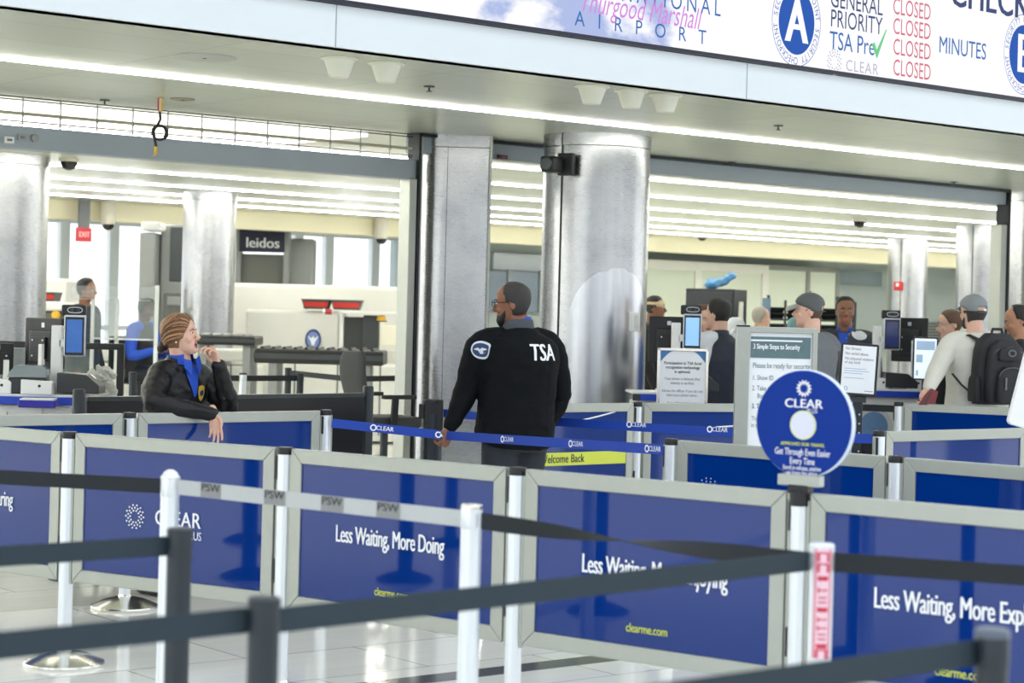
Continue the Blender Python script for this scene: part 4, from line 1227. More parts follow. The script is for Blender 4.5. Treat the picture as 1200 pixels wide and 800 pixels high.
drape(MB().add([ff @ Vector(p) for p in ((-.058, .035, 0), (.052, .035, 0), (.046, -.06, 0), (.016, -.185, 0), (-.002, -.195, 0), (-.036, -.08, 0))], [(5, 0, 1, 2), (5, 2, 3, 4)]), wom['tbvh'], dW, .012, 7, .6).build('shirt', cl_blue, wom['root'], None)
collar(wom, cl_blue, .060, .050, 30, 'shirt_collar', .006)
for s_ in (-1, 1):
    T2 = ff
    g = MB(); q = [(s_ * .014, .012, -.110), (s_ * .060, .030, -.125), (s_ * .064, -.020, -.115), (s_ * .030, -.070, -.100)]
    g.add([T2 @ Vector((a, b, c + .006)) for a, b, c in q] + [T2 @ Vector((a, b, c)) for a, b, c in q], [(0, 1, 2, 3), (7, 6, 5, 4), (0, 4, 5, 1), (1, 5, 6, 2), (2, 6, 7, 3), (3, 7, 4, 0)])
    g.build('collar_point', cl_blue, wom['root'], None)
collar(wom, cl_black, .080, .035, 62, 'collar', -.012)
c, _n = surf(wom, 243, 462, 'tbvh')
fb = face_frame(c, dW)
shl = [(-.026, .036), (0, .044), (.026, .036), (.028, .0), (.018, -.03), (0, -.046), (-.018, -.03), (-.028, 0)]
drape(MB().add([fb @ Vector((a, b, 0)) for a, b in shl], [tuple(range(8))]), wom['tbvh'], dW, .010, 2, .5).build('badge', badge_y, wom['root'], None)
drape(disc(MB(), .016, fb), wom['tbvh'], dW, .013, 0, .5).build('badge', seal_b, wom['root'], None)
# ------------------------------------------------------------------ other people
def head_at(px, py_top, Y): return pt(px, py_top, Y).z
def stand(label, px, ptop, Y, ang, **k):
    p = pt(px, ptop, Y)
    return person(label, p.x, Y, ang, p.z, **k)
vest = stand('man in a dark navy vest over a white shirt, seen from behind beside the notice', 844, 350, 15.0, 16, over=dict(lsh=pt(825, 399, 14.9), lel=pt(818, 432, 14.8), lwr=pt(812, 440, 15.2)), build=1.05, skin=skin_l, hair=(HL_SHORT, .008, h_black), top=cl_vest, sleeves=cl_white, yaw=28, pants=cl_navy)
collar(vest, cl_vest, .066, .04, 40)
c, _n = surf(vest, 855, 389)
if c is not None: drape(MB().prism([(-.02, -.008), (.02, -.008), (.02, .008), (-.02, .008)], 0, .001, face_frame(c, vest['F'])), vest['bvh'], vest['F'], .004, 0, .4).build('vest_tab', white_ink, vest['root'], None)
stand('person with brown hair facing the man in the dark vest, mostly hidden behind him', 824, 359, 15.7, 200, skin=skin_l, hair=(HL_WOMAN, .02, h_brown), top=cl_blue)
gcap = stand('man in grey cap and grey shirt with a shoulder strap behind the steps sign', 952, 345, 14.2, 40, build=1.05, skin=skin_l, hair=(HL_SHORT, .006, h_brown, .125), top=cl_grey, yaw=35)
cap(gcap, mat('charcoal cap', (92, 96, 96), .75, var=.08), mat('light grey cap brim', (176, 178, 174), .75), True)
c, _n = surf(gcap, 962, 352)
tri = MB(); Th_ = gcap['Th']
tri.add([(-.015, -.1155, .185), (.015, -.1155, .185), (0, -.118, .160)], [(0, 1, 2)], Th_); tri.build('cap_emblem', white_ink, gcap['root'], None)
st = MB(); h_ = gcap['h']; J = gcap['J']; 
pts = [J['rsh'].lerp(J['neck'], .35) + gcap['F'] * .10 + Vector((0, 0, -.02)), J['rsh'].lerp(J['neck'], .35) + Vector((0, 0, .045)), J['rsh'].lerp(J['neck'], .3) - gcap['F'] * .12 + Vector((0, 0, -.08)), J['rsh'].lerp(J['neck'], .2) - gcap['F'] * .17 + Vector((0, 0, -.3))]
st.tube(pts, [.04] * 4, 10, right=gcap['R'], ry=[.009] * 4)
st.build('shoulder_strap', black_pl, gcap['root'], 60)
tsa2 = stand('officer in a dark jacket with a gold badge, facing the camera', 991, 348, 16.7, 165, build=1.05, skin=skin_b, hair=(HL_SHORT, .006, h_black), top=mat('slate uniform jacket', (46, 54, 64), .6, var=.08), yaw=12)
collar(tsa2, cl_blue, .062, .045, 25, 'shirt_collar')
c, _n = surf(tsa2, 992, 390)
if c is not None:
    f2 = face_frame(c, -tsa2['F'])
    drape(MB().add([f2 @ Vector((a, b, 0)) for a, b in shl], [tuple(range(8))]), tsa2['bvh'], -tsa2['F'], .006, 1, .4).build('badge', badge_y, tsa2['root'], None)
f2 = face_frame(tsa2['J']['neck'] + tsa2['F'] * .2, -tsa2['F'])
drape(MB().add([f2 @ Vector(p) for p in ((-.05, .02, 0), (.05, .02, 0), (.02, -.2, 0), (-.02, -.2, 0))], [(0, 1, 2, 3)]), tsa2['tbvh'], -tsa2['F'], .008, 5, .4).build('shirt', cl_blue, tsa2['root'], None)
c, _n = surf(tsa2, 1006, 392)
if c is not None: drape(disc(MB(), .045, face_frame(c, Vector((-.5, .85, 0)))), tsa2['bvh'], Vector((-.5, .85, 0)), .006, 1, .4).build('shoulder_patch', seal_w, tsa2['root'], None)
gm = stand('man with glasses looking left, half hidden by the man with the backpack', 1118, 363, 15.55, 55, build=1.0, skin=skin_l, hair=(HL_SHORT, .005, h_brown), top=mat('black t shirt', (34, 36, 40), .8), yaw=30, pitch=-8)
glasses(gm, grey_metal)
hx = dict(lel=pt(1096, 437, 14.8), lwr=pt(1088, 455, 14.55), lhd=Vector((-.2, -.4, -1)), lth=Vector((-.8, -.5, 0)), lcv=(.9, .9, .9, .9, .6))
bp_ = person('man in a grey cap and cream pullover wearing a black backpack', pt(1143, 347, 15.05).x, 15.05, 22, pt(1143, 347, 15.05).z, build=1.1, skin=skin_l, hair=([(0, .015), (.25, .02), (.40, .06), (.47, .11), (.56, .09), (.64, .11), (.70, .155), (1, .19)], .016, h_dark, .125), top=cl_cream, over=hx, yaw=10, dk=1.1, beard=h_dark)
cap(bp_, mat('heather grey cap', (134, 140, 142), .8, var=.06), None, True)
MB().box((-.0, -.122, .133), (.022, .004, .014), bp_['Th']).build('cap_label', white_ink, bp_['root'], None)
stand('balding man in black at the right edge of the picture', 1197, 358, 15.6, 75, build=1.05, skin=skin_t, hair=(HL_BALD, .010, h_black), top=mat('black polo', (24, 25, 28), .7), yaw=10, pitch=-18, beard=None)
tb_ = stand('person in black with a tan and white headband behind the right monitor', 765, 347, 20.5, 262, skin=skin_b, hair=(HL_SHORT, .008, h_black), top=mat('black hoodie', (28, 28, 32), .8))
hbm = hair_shell(tb_['Th'], lambda t, z, th: (.012 - abs(z - .158 - .0 * t) * .3) if abs(z - .158) < .034 else -.01)
hbm.build('headband', mat('tan striped headband', (214, 190, 156), .7, var=.35, scale=25), tb_['root'], 80)
stand('person in white cloth behind the man in the dark vest', 863, 374, 19.5, 20, skin=skin_l, hair=(HL_WOMAN, .022, cl_white), top=cl_white)
stand('white haired man in pale yellow left of the bin rack', 891, 360, 21.5, 330, skin=skin_l, hair=(HL_BALD, .012, h_white), top=cl_yel, yaw=-40)
stand('person in teal behind the man in the grey cap', 934, 372, 17.5, 10, skin=skin_t, hair=(HL_SHORT, .008, cl_teal), top=cl_teal)
stand('person with black hair in a dark blue top standing at the clear screens', 100, 327, 22.0, 250, skin=skin_b, hair=(HL_SHORT, .018, h_black), top=mat('ink blue top', (36, 46, 66), .7), yaw=5)
stand('man in a dark top with his back turned behind the white scanner hood', 456, 337, 28.9, 20, skin=skin_t, hair=(HL_SHORT, .010, h_black), top=mat('charcoal top', (46, 44, 48), .7), yaw=15)
# seated officer on a tall stool
ps = pt(165, 350, 22.3)
sz = ps.z
seat_z = sz - .93
F_ = Vector((math.sin(R(65)), -math.cos(R(65)), 0))
o_ = Vector((ps.x, 22.3, 0))
S_ = dict(pelvis=o_ + Vector((0, 0, seat_z + .1)), chest=o_ + F_ * .02 + Vector((0, 0, seat_z + .44)), neck=o_ + F_ * .05 + Vector((0, 0, sz - .265)))
rv_ = Vector((F_.y, -F_.x, 0))
for s2, k2 in ((1, 'r'), (-1, 'l')):
    S_[k2 + 'kn'] = o_ + F_ * .42 + rv_ * s2 * .1 + Vector((0, 0, seat_z + .08)); S_[k2 + 'an'] = o_ + F_ * .44 + rv_ * s2 * .1 + Vector((0, 0, seat_z - .33))
    S_[k2 + 'el'] = o_ + rv_ * s2 * .26 + F_ * .08 + Vector((0, 0, seat_z + .30)); S_[k2 + 'wr'] = o_ + rv_ * s2 * .16 + F_ * .33 + Vector((0, 0, seat_z + .36))
S_['ear'] = o_ + F_ * .08 + Vector((0, 0, sz - .12)); S_['face'] = Vector((.75, -.6, -.35))
so = person('seated officer with black hair in a blue shirt and dark vest behind the clear screens', o_.x, o_.y, math.degrees(math.atan2(-F_.x, F_.y)), 1.7, skin=skin_d, hair=(HL_WOMAN, .022, h_black), top=mat('dark vest', (34, 36, 42), .7), sleeves=cl_blue, over=S_)
t = thing('tall_stool', 'tall black stool under the seated officer behind the clear screens', 'stool', (o_.x, o_.y, 0), math.atan2(-F_.x, F_.y))
MB().lathe([(.2, seat_z - .02), (.215, seat_z + .0), (.2, seat_z + .03)], 28).build('seat', black_pl, t)
MB().box((0, -.25, seat_z + .32), (.42, .05, .38)).build('backrest', black_pl, t, None, .02)
MB().box((0, -.25, seat_z + .06), (.06, .02, .3)).box((0, -.15, seat_z - .02), (.06, .2, .02)).build('bracket', black_pl, t, None)
MB().lathe([(.03, .05), (.03, seat_z)], 16).build('gas_lift', steel_dark, t)
for k in range(5):
    a = 2 * math.pi * k / 5
    MB().bar((0, 0, .07), (.28 * math.cos(a), .28 * math.sin(a), .04), .04, .03).lathe([(.025, 0), (.025, .04)], 10, Matrix.Translation((.28 * math.cos(a), .28 * math.sin(a), 0))).build('leg', black_pl, t)

# ------------------------------------------------------------------ backpack
B_ = bp_; F_, R_ = B_['F'], B_['R']
base = B_['o'] + Vector((0, 0, 0)) - F_ * .27 + R_ * .03 + Vector((0, 0, pt(1150, 474, 14.7).z))
t = thing('backpack', 'large black backpack worn by the man in the cream pullover', 'backpack', base, math.atan2(R_.y, R_.x))
bk = mat('black ballistic nylon', (26, 28, 32), .6, var=.15, scale=40, bump=.25, bscale=300)
def pouch(w, d, h, y, z0, taper=.82, n=8):
    rs = []
    for i in range(n + 1):
        q = i / n; k = 1 - (1 - taper) * q ** 2.2 - (.35 * max(0, q - .85) / .15); hw, hd = w / 2 * k, d / 2 * k
        if i == 0: hw *= .92; hd *= .9
        pts = []
        for j in range(24):
            a = 2 * math.pi * j / 24; ca, sa = math.cos(a), math.sin(a)
            pts.append((hw * math.copysign(abs(ca) ** .45, ca), y + hd * math.copysign(abs(sa) ** .6, sa), z0 + h * q))
        rs.append(pts)
    return MB().rings(rs)
pouch(.40, .17, .53, .03, 0, .84).build('main_compartment', bk, t, 60, .006)
pouch(.34, .10, .47, -.085, .01, .80).build('middle_pocket', bk, t, 60, .006)
pouch(.25, .07, .27, -.15, .015, .72).build('front_pocket', bk, t, 60, .006)
pouch(.20, .05, .10, -.135, .33, .8).build('top_pocket', bk, t, 60, .006)
for sx in (-1, 1): pouch(.07, .12, .2, .02, .02, .9).build('side_pocket', bk, t, 60).location = (sx * .19, 0, 0)
zp = mat('grey zip', (92, 96, 102), .5)
for y_, z_, r_ in ((-.188, .27, .105), (-.14, .42, .13)):
    MB().tube([(r_ * math.cos(R(a)), y_ + .012 * abs(math.cos(R(a))) * 2, z_ - .06 + .07 * math.sin(R(a))) for a in range(0, 181, 15)], .0035, 6).build('zip', zp, t)
disc(MB(), .028, at(0, -.168, .385), 1.35, 20, .016).build('logo_ring', zp, t, None)
MB().box((-.065, -.189, .16), (.016, .006, .09)).build('zip_pull_patch', mat('grey rubber badge', (110, 114, 120), .5), t, None, .002)
MB().tube([(-.05, .03, .52), (-.04, .03, .56), (.04, .03, .56), (.05, .03, .52)], .011, 8).build('handle', bk, t)
for sx in (-1, 1):
    MB().tube([(sx * .10, .10, .47), (sx * .12, .2, .51), (sx * .13, .32, .49), (sx * .14, .41, .38)], [.032] * 4, 10, right=(1, 0, 0), ry=[.008] * 4).build('shoulder_strap', bk, t)
MB().tube([(-.17, .05, .06), (-.24, .12, .14), (-.27, .2, .22)], [.012] * 3, 8, ry=[.004] * 3).build('side_strap', bk, t)
pr_ = pt(1088, 463, 14.5)
t = thing('passport_wallet', 'dark red folder held by the man with the backpack', 'folder', pr_, R(20))
MB().prism([(-.08, -.07), (.05, -.07), (.075, .03), (.02, .05), (-.03, .0)], -.012, .012, FRONT).build('cover', mat('maroon leather', (116, 40, 46), .5, var=.1), t, None, .004)
MB().prism([(-.06, -.062), (-.02, -.062), (.02, .03), (-.0, .02)], -.0125, .0135, FRONT).build('flap', mat('dark maroon leather', (74, 44, 46), .5), t, None)

# ------------------------------------------------------------------ counters with ID machines
def counter(label, px, ztop, Y, W, rz=0.0, split=.3, seal=False, D=.55):
    p = pt(px, 368, Y); t = thing('inspection_counter', label, 'counter', (p.x, Y, 0), rz, 'document check counters')
    MB().box((0, .02, (ztop - .07) / 2), (W - .06, D - .06, ztop - .07)).build('cabinet', white_paint, t, None, .01)
    MB().box((0, 0, ztop - .008), (W, D, .016)).build('worktop', white_pl, t, None, .004)
    MB().box((-W / 2 + W * split / 2, -D / 2 - .0, ztop - .04), (W * split, .03, .048)).build('dark_edge', mat('charcoal edging', (52, 54, 56), .5), t, None, .006)
    MB().box((W * split / 2, -D / 2 - .0, ztop - .04), (W * (1 - split), .03, .048)).build('blue_edge', mat('blue edging', (28, 66, 186), .4, var=.03), t, None, .006)
    MB().box((0, -D / 2 + .045, (ztop - .1) / 2), (.005, .005, ztop - .12)).build('door_gap', grey_pl, t, None)
    if seal:
        disc(MB(), .15, at(-W * .25, -D / 2 + .047, ztop - .30), 1, 32, .0).build('seal_ring', mat('pale grey print', (206, 210, 208), .5), t, None)
        disc(MB(), .115, at(-W * .25, -D / 2 + .045, ztop - .30), 1, 32, .0).build('seal', mat('seal blue', (104, 140, 184), .5, var=.15, scale=30), t, None)
    return t
c1 = counter('white counter with a blue edge below the monitor at the left edge', 18, 1.035, 12.4, .82, R(6), .3)
c2 = counter('white counter with a blue edge and round seal right of the tilted notice', 1072, 1.08, 16.2, 1.5, R(4), .24, True)
c3 = counter('white counter with a blue edge behind the facial recognition notice', 781, 1.07, 14.45, .52, R(4), .1, D=.42)
bezel_m = mat('silver bezel', (196, 202, 208), .3, .6)
scr_blue = mat('kiosk screen dark blue', (40, 84, 150), .15, emit=.55, var=.35, scale=9)
scr_sky = mat('kiosk screen pale blue', (130, 176, 226), .15, emit=.6, var=.2, scale=7)
scr_navy = mat('kiosk screen navy', (34, 44, 84), .15, emit=.5, var=.35, scale=20)
scr_white = mat('screen white page', (216, 226, 238), .2, emit=.6, var=.04, scale=20)
def kiosk(label, px, py_mid, Y, z0, screen, rz=0.0, scanner=True):
    p = pt(px, py_mid, Y); zc2 = p.z
    t = thing('id_kiosk', label, 'face scanner', (p.x, Y, z0), rz, 'face scanning kiosks'); q = zc2 - z0
    MB().box((-.115, .03, (q + .06) / 2), (.065, .06, q + .06)).build('mast', white_pl, t, None, .006)
    MB().box((-.055, .02, q - .05), (.09, .04, .05)).build('arm', white_pl, t, None, .004)
    MB().box((0, 0, q), (.135, .028, .262)).build('tablet', bezel_m, t, None, .01)
    MB().box((0, -.0145, q - .003), (.118, .004, .236)).build('screen_border', black_pl, t, None, .002)
    MB().box((0, -.0175, q - .003), (.098, .003, .205)).build('screen', screen, t, None)
    MB().box((-.01, .012, q + .155), (.15, .05, .07)).build('camera_hood', black_pl, t, None, .01)
    rg = []
    for k in range(25):
        a = 2 * math.pi * k / 24; x_ = .046 * math.copysign(abs(math.cos(a)) ** .6, math.cos(a)); rg.append((x_, -.017, q + .158 + .017 * math.sin(a)))
    MB().tube(rg, .003, 6).build('light_ring', bezel_m, t)
    for sx in (-1, 1): MB().lathe([(.009, 0), (.009, .005)], 12, at(sx * .02, -.013, q + .158)).build('lens', steel_dark, t)
    if scanner:
        m = MB(); w2 = .10
        m.prism([(-.16, .0), (.10, .0), (.10, .05), (.02, .115), (-.16, .125)], -w2, w2, Matrix.Translation((.09, -.06, .01)) @ Matrix.Rotation(R(90), 4, 'X') @ Matrix.Rotation(0, 4, 'Z'))
        m.build('document_reader', mat('reader charcoal', (46, 49, 52), .45, var=.05), t, None, .006)
        disc(MB(), .018, Matrix.Translation((.13, -.06, .112)) @ Matrix.Rotation(R(38), 4, 'Y') @ Matrix.Translation((0, 0, .004)), 1.5, 20).build('reader_window', white_ink, t, None)
        MB().box((-.115, .02, .006), (.24, .2, .012)).build('base_plate', white_pl, t, None, .003)
    return t
kiosk('face scanning kiosk with a dark blue screen beside the monitor on the left counter', 88, 393, 12.35, 1.035, scr_blue)
kiosk('face scanning kiosk with a pale blue screen left of the man in the dark vest', 811, 388, 14.5, 1.07, scr_sky)
kiosk('face scanning kiosk with a navy screen above the tilted notice', 1045, 391, 16.1, 1.08, scr_navy)
def monitor(label, px, py, Y, z0, rz, w=.42, h=.30, lit=None):
    p = pt(px, py, Y); t = thing('monitor', label, 'monitor', (p.x, Y, z0), rz, 'desk monitors'); q = p.z - z0
    MB().box((0, 0, q), (w, .035, h)).build('housing', black_pl, t, None, .008)
    MB().box((0, -.028, q - .02), (w * .6, .03, h * .62)).build('rear_cover', mat('dark rear cover', (28, 30, 34), .4), t, None, .01)
    MB().box((0, -.05, q - .03), (.14, .02, .14)).build('mount_plate', black_pl, t, None, .004)
    for sx in (-1, 1):
        for sz_ in (-1, 1): MB().lathe([(.006, 0), (.006, .004)], 10, at(sx * .05, -.06, q - .03 + sz_ * .05)).build('screw', bezel_m, t)
    MB().box((.05, -.065, (q - .03) / 2), (.035, .03, q + .02)).build('stand_post', white_pl, t, None, .004)
    MB().box((.02, -.07, .008), (.2, .14, .016)).build('stand_foot', white_pl, t, None, .004)
    MB().box((0, -.019, q + h * .36), (.028, .003, .03)).build('logo_plate', bezel_m, t, None)
    MB().box((0, .019, q), (w - .03, .004, h - .03)).build('screen', scr_navy, t, None)
    return t
monitor('monitor seen from behind on the left counter, beside the dark blue kiosk', 53, 402, 12.62, 1.035, R(-38), .36, .32)
monitor('monitor seen from behind in front of the person with the headband', 784, 398, 14.62, 1.07, R(-10), .30, .34)
monitor('monitor seen from behind beside the navy kiosk on the right counter', 1066, 398, 16.3, 1.08, R(-25), .30, .36)
monitor('dark monitor cropped by the left edge of the picture', -3, 420, 12.7, 1.035, R(20), .2, .2)
# small machines on the left counter
def loc_on(px, Y, z): p = pt(px, 368, Y); return (p.x, Y, z)
t = thing('document_scanner', 'grey scanner with a clear cover on the left counter', 'scanner', loc_on(36, 12.25, 1.035), R(8))
MB().box((0, 0, .05), (.23, .18, .1)).build('body', mat('scanner charcoal', (44, 48, 52), .4), t, None, .01)
MB().prism([(-.125, .1), (.115, .1), (.115, .15), (.085, .175), (-.07, .175), (-.105, .14)], -.09, .09, FRONT).build('cover', mat('smoky clear cover', (150, 160, 164), .15, alpha=.75, var=.05), t, None, .006)
MB().box((.03, -.094, .06), (.05, .004, .02)).build('card_slot', white_pl, t, None)
for lb, px, Y, w in (('leftmost white card reader box on the left counter, cropped by the edge', 3, 12.18, .15), ('white card reader box in front of the grey scanner', 47, 12.18, .19), ('white card reader box below the face scanning kiosk', 103, 12.3, .14),
                     ('white card reader box under the navy kiosk', 1033, 16.0, .13), ('white card reader box beside the right monitor', 1074, 16.0, .16)):
    t = thing('card_reader', lb, 'card reader', loc_on(px, Y, 1.035 if px < 200 else 1.08), 0, 'white card reader boxes')
    MB().prism([(-w / 2, 0), (w / 2, 0), (w / 2, .07), (w / 2 - .015, .082), (-w / 2, .09)], -.05, .05, FRONT).build('case', white_pl, t, None, .005)
    MB().lathe([(.009, 0), (.009, .004)], 14, at(.02, -.05, .052)).build('lens', dark_ink, t)
t = thing('equipment_tray', 'blue edged tray on the front corner of the left counter', 'tray', loc_on(48, 11.95, .97), R(6))
MB().box((0, 0, .02), (.22, .18, .045)).build('tray_body', mat('violet blue edging', (44, 40, 160), .45), t, None, .008)
MB().box((0, 0, .046), (.2, .16, .01)).build('tray_top', white_pl, t, None)
MB().box((0, .02, -.48), (.05, .05, .97)).box((0, .02, -.962), (.3, .2, .016)).build('pedestal', white_paint, t, None, .004)
t = thing('plastic_bag', 'crumpled clear plastic bag hanging by the kiosk on the left counter', 'bag', loc_on(121, 12.6, .92), 0)
rb_ = random.Random(4); cb = MB()
for k in range(26):
    h2 = rb_.uniform(0, .22); rr2 = .075 * (1 - h2 * 1.6) + .02
    T3 = Matrix.Translation((rb_.uniform(-rr2, rr2), rb_.uniform(-.04, .04), .03 + h2)) @ Matrix.Rotation(rb_.uniform(0, 3), 4, 'X') @ Matrix.Rotation(rb_.uniform(0, 3), 4, 'Y')
    cb.ell((0, 0, 0), (rb_.uniform(.03, .055), .012, rb_.uniform(.02, .04)), T3, nu=8, nv=6)
cb.ell((0, 0, .08), (.08, .05, .09)); cb.tube([(-.01, 0, .15), (.0, 0, .24), (-.03, 0, .29)], [.05, .03, .012], 8, ry=[.03, .015, .008])
remesh(cb, .007, 0, .006, 50).build('crumpled_film', mat('crinkled plastic film', (214, 214, 204), .25, var=.25, scale=60, alpha=.85, bump=.6, bscale=80), t, 25)
MB().box((0, .03, -.45), (.04, .04, .95)).box((0, .03, -.913), (.26, .2, .014)).build('holder', steel_dark, t, None)
# black framed screen left
t = thing('framed_screen', 'black framed smoked glass screen behind the left counter', 'screen panel', loc_on(70, 14.2, 0), R(3))
xl, xr = loc_on(-30, 14.2, 0)[0] - loc_on(70, 14.2, 0)[0], loc_on(146, 14.2, 0)[0] - loc_on(70, 14.2, 0)[0]
zt = pt(100, 402, 14.2).z
MB().box(((xl + xr) / 2, 0, zt - .02), (xr - xl, .05, .045)).box((xr - .022, 0, zt / 2), (.05, .05, zt)).box((xl, 0, zt / 2), (.05, .05, zt)).box(((xl + xr) / 2, 0, .1), (xr - xl, .05, .05)).build('frame', black_pl, t, None, .004)
MB().box(((xl + xr) / 2 - .1, 0, zt / 2), (xr - xl - .3, .01, zt - .1)).build('glass_pane', mat('smoked glass', (120, 130, 130), .08, alpha=.5, var=.0), t, None)
# long black queue partition behind the woman
p0 = Vector((-2.50, 11.55, 0)); p1 = pt(434, 368, 13.2); p1.z = 0
d_ = p1 - p0
t = thing('partition_panel', 'long low black partition behind the leaning woman', 'partition', (p0 + p1) / 2, rotz_to(d_)); L_ = d_.length
MB().box((0, 0, .57), (L_ - .1, .03, .92)).build('panel', mat('black laminate', (20, 21, 23), .35, var=.05), t, None)
MB().box((0, 0, 1.04), (L_ - .1, .05, .03)).build('top_rail', mat('dark anodised rail', (70, 74, 76), .35, .6), t, None, .004)
for sx in (-1, 1): MB().lathe([(.15, 0), (.15, .012), (.04, .03), (.036, .04), (.036, 1.09), (.03, 1.1)], 24, Matrix.Translation((sx * L_ / 2, 0, 0))).build('post', black_pole, t, 40)
# black belt posts further in
ip = []
for lb, px, py, mtl in (('black belt post behind the left counter, next to the leaning woman', 156, 436, black_pole), ('silver belt post just right of the leaning woman, beyond the black partition', 285, 437, post_white),
                        ('black belt post in the middle beyond the black partition', 338, 431, black_pole), ('black belt post left of the dark high chair', 410, 438, black_pole), ('second black belt post close to the middle one beyond the partition', 352, 437, black_pole)):
    q_ = at_s(px, py, PH); make_belt_post(lb, q_, PH, mtl, black_pl, 'belt posts beyond the black partition', base_m=black_pole); ip.append(Vector((q_[0], q_[1], .985)))
def bb(label, a, b): 
    d = (b - a).normalized() * .035
    belt(label, a + d, b - d, belt_black, 'black belts beyond the partition')
bb('black belt between the post behind the counter and the silver post', ip[0], ip[1]); bb('black belt from the silver post to the middle black post', ip[1], ip[4])
bb('black belt from the middle black post to the post left of the high chair', ip[2], ip[3])
far_ = ip[3] + Vector((.9, 1.2, 0))
belt('black belt passing behind the dark high chair', ip[3] + Vector((.03, .03, 0)), far_, belt_black, 'black belts beyond the partition')

# dark high chair
hc_ = pt(457, 368, 14.6)
t = thing('high_chair', 'dark grey high work chair beside the opening guide rail', 'chair', (hc_.x - .02, 14.6, 0), R(-60))
zt = pt(455, 412, 14.6).z
rs = []
for i in range(9):
    q = i / 8; z = zt - .36 + .36 * q; w2 = .21 * (1 - .25 * abs(q - .6) ** 1.5) * (1 if 0 < i < 8 else .8); y_ = -.22 - .05 * math.sin(q * 2.2)
    rs.append([(w2 * math.copysign(abs(math.cos(a)) ** .5, math.cos(a)), y_ + .028 * math.sin(a), z) for a in [2 * math.pi * k / 20 for k in range(20)]])
ch_m = mat('charcoal chair fabric', (52, 54, 57), .7, var=.1, scale=60)
MB().rings(rs).build('backrest', ch_m, t, 60, .004)
sz2 = zt - .50
MB().prism(rr_outline(-.23, .23, -.22, .22, .08, .08), sz2 - .05, sz2 + .03).build('seat', ch_m, t, None, .02)
MB().bar((0, -.24, zt - .3), (0, -.22, sz2 - .06), .07, .02).bar((0, -.23, sz2 - .06), (0, 0, sz2 - .06), .07, .02).build('back_bracket', black_pl, t, None)
for sx in (-1, 1): MB().bar((sx * .25, -.05, sz2 - .04), (sx * .27, -.05, sz2 + .17), .03, .05).box((sx * .27, -.02, sz2 + .18), (.06, .26, .03)).build('armrest', black_pl, t, None, .006)
MB().lathe([(.03, .08), (.03, sz2 - .05)], 14).build('gas_lift', steel_dark, t)
MB().tube([(.2 * math.cos(2 * math.pi * k / 24), .2 * math.sin(2 * math.pi * k / 24), .32) for k in range(25)], .012, 8).bar((-.2, 0, .32), (.2, 0, .32), .02, .02).build('foot_ring', steel_dark, t)
for k in range(5):
    a = 2 * math.pi * k / 5
    MB().bar((0, 0, .09), (.3 * math.cos(a), .3 * math.sin(a), .06), .045, .03).lathe([(.028, 0), (.028, .055)], 10, Matrix.Translation((.3 * math.cos(a), .3 * math.sin(a), 0))).build('leg', black_pl, t)

# ------------------------------------------------------------------ screening machines on the left
def pxbox(mb, px0, py0, px1, py1, Y, D, zmin=None, mi=0, org=None):
    a, b = pt(px0, py0, Y), pt(px1, py1, Y)
    z1, z0 = a.z, (b.z if zmin is None else zmin)
    mb.box(((a.x + b.x) / 2 - org[0], Y + D / 2 - org[1], (z0 + z1) / 2), (b.x - a.x, D, z1 - z0), None, mi); return mb
og = (pt(370, 368, 25).x, 26.0, 0)
t = thing('xray_scanner', 'big white x-ray scanner with a round blue eagle seal on its front', 'scanner', (og[0], og[1], 0))
pxbox(MB(), 268, 331, 470, 400, 26.6, 1.5, .0, org=og).build('hood', white_paint, t, None, .05)
pxbox(MB(), 288, 362, 398, 405, 25.2, 1.3, .0, org=og).build('entrance_housing', white_paint, t, None, .04)
pxbox(MB(), 398, 367, 402, 405, 25.0, .3, .0, org=og).build('side_post', white_pl, t, None, .01)
pxbox(MB(), 402, 371, 430, 405, 25.1, .4, .9, org=og).build('curtain', mat('lead curtain', (70, 72, 74), .6, var=.1), t, None, .01)
pxbox(MB(), 426, 369, 443, 410, 25.0, .25, .9, org=og).build('roller_frame', steel_dark, t, None, .01)
pxbox(MB(), 398, 364, 466, 369, 24.8, .8, None, org=og).build('top_shelf', white_pl, t, None, .01)
pxbox(MB(), 402, 410, 470, 440, 24.9, .6, 0.0, org=og).build('base_cabinet', white_paint, t, None, .02)
pxbox(MB(), 446, 381, 468, 406, 24.7, .2, None, org=og).build('roll_housing', mat('ivory plastic', (236, 232, 214), .5), t, None, .02)
sp_ = pt(367, 398, 25.18)
sT = Matrix.Translation((sp_.x - og[0], sp_.y - og[1], sp_.z)) @ FRONT
disc(MB(), .135, sT, .75, 32).build('seal', mat('seal navy', (44, 66, 132), .5), t, None)
disc(MB(), .105, sT @ Matrix.Translation((0, 0, .004)), .75, 32).build('seal_field', mat('seal mid blue', (120, 140, 190), .5), t, None)
eg = MB(); eg.add([(-.07, .05, 0), (-.02, .02, 0), (0, .05, 0), (.02, .02, 0), (.07, .05, 0), (.03, -.02, 0), (.015, -.07, 0), (-.015, -.07, 0), (-.03, -.02, 0)], [(0, 1, 8), (1, 2, 3), (3, 4, 5), (1, 3, 5, 8), (8, 5, 6, 7)], sT @ Matrix.Translation((0, 0, .008)))
eg.build('seal_eagle', white_ink, t, None)
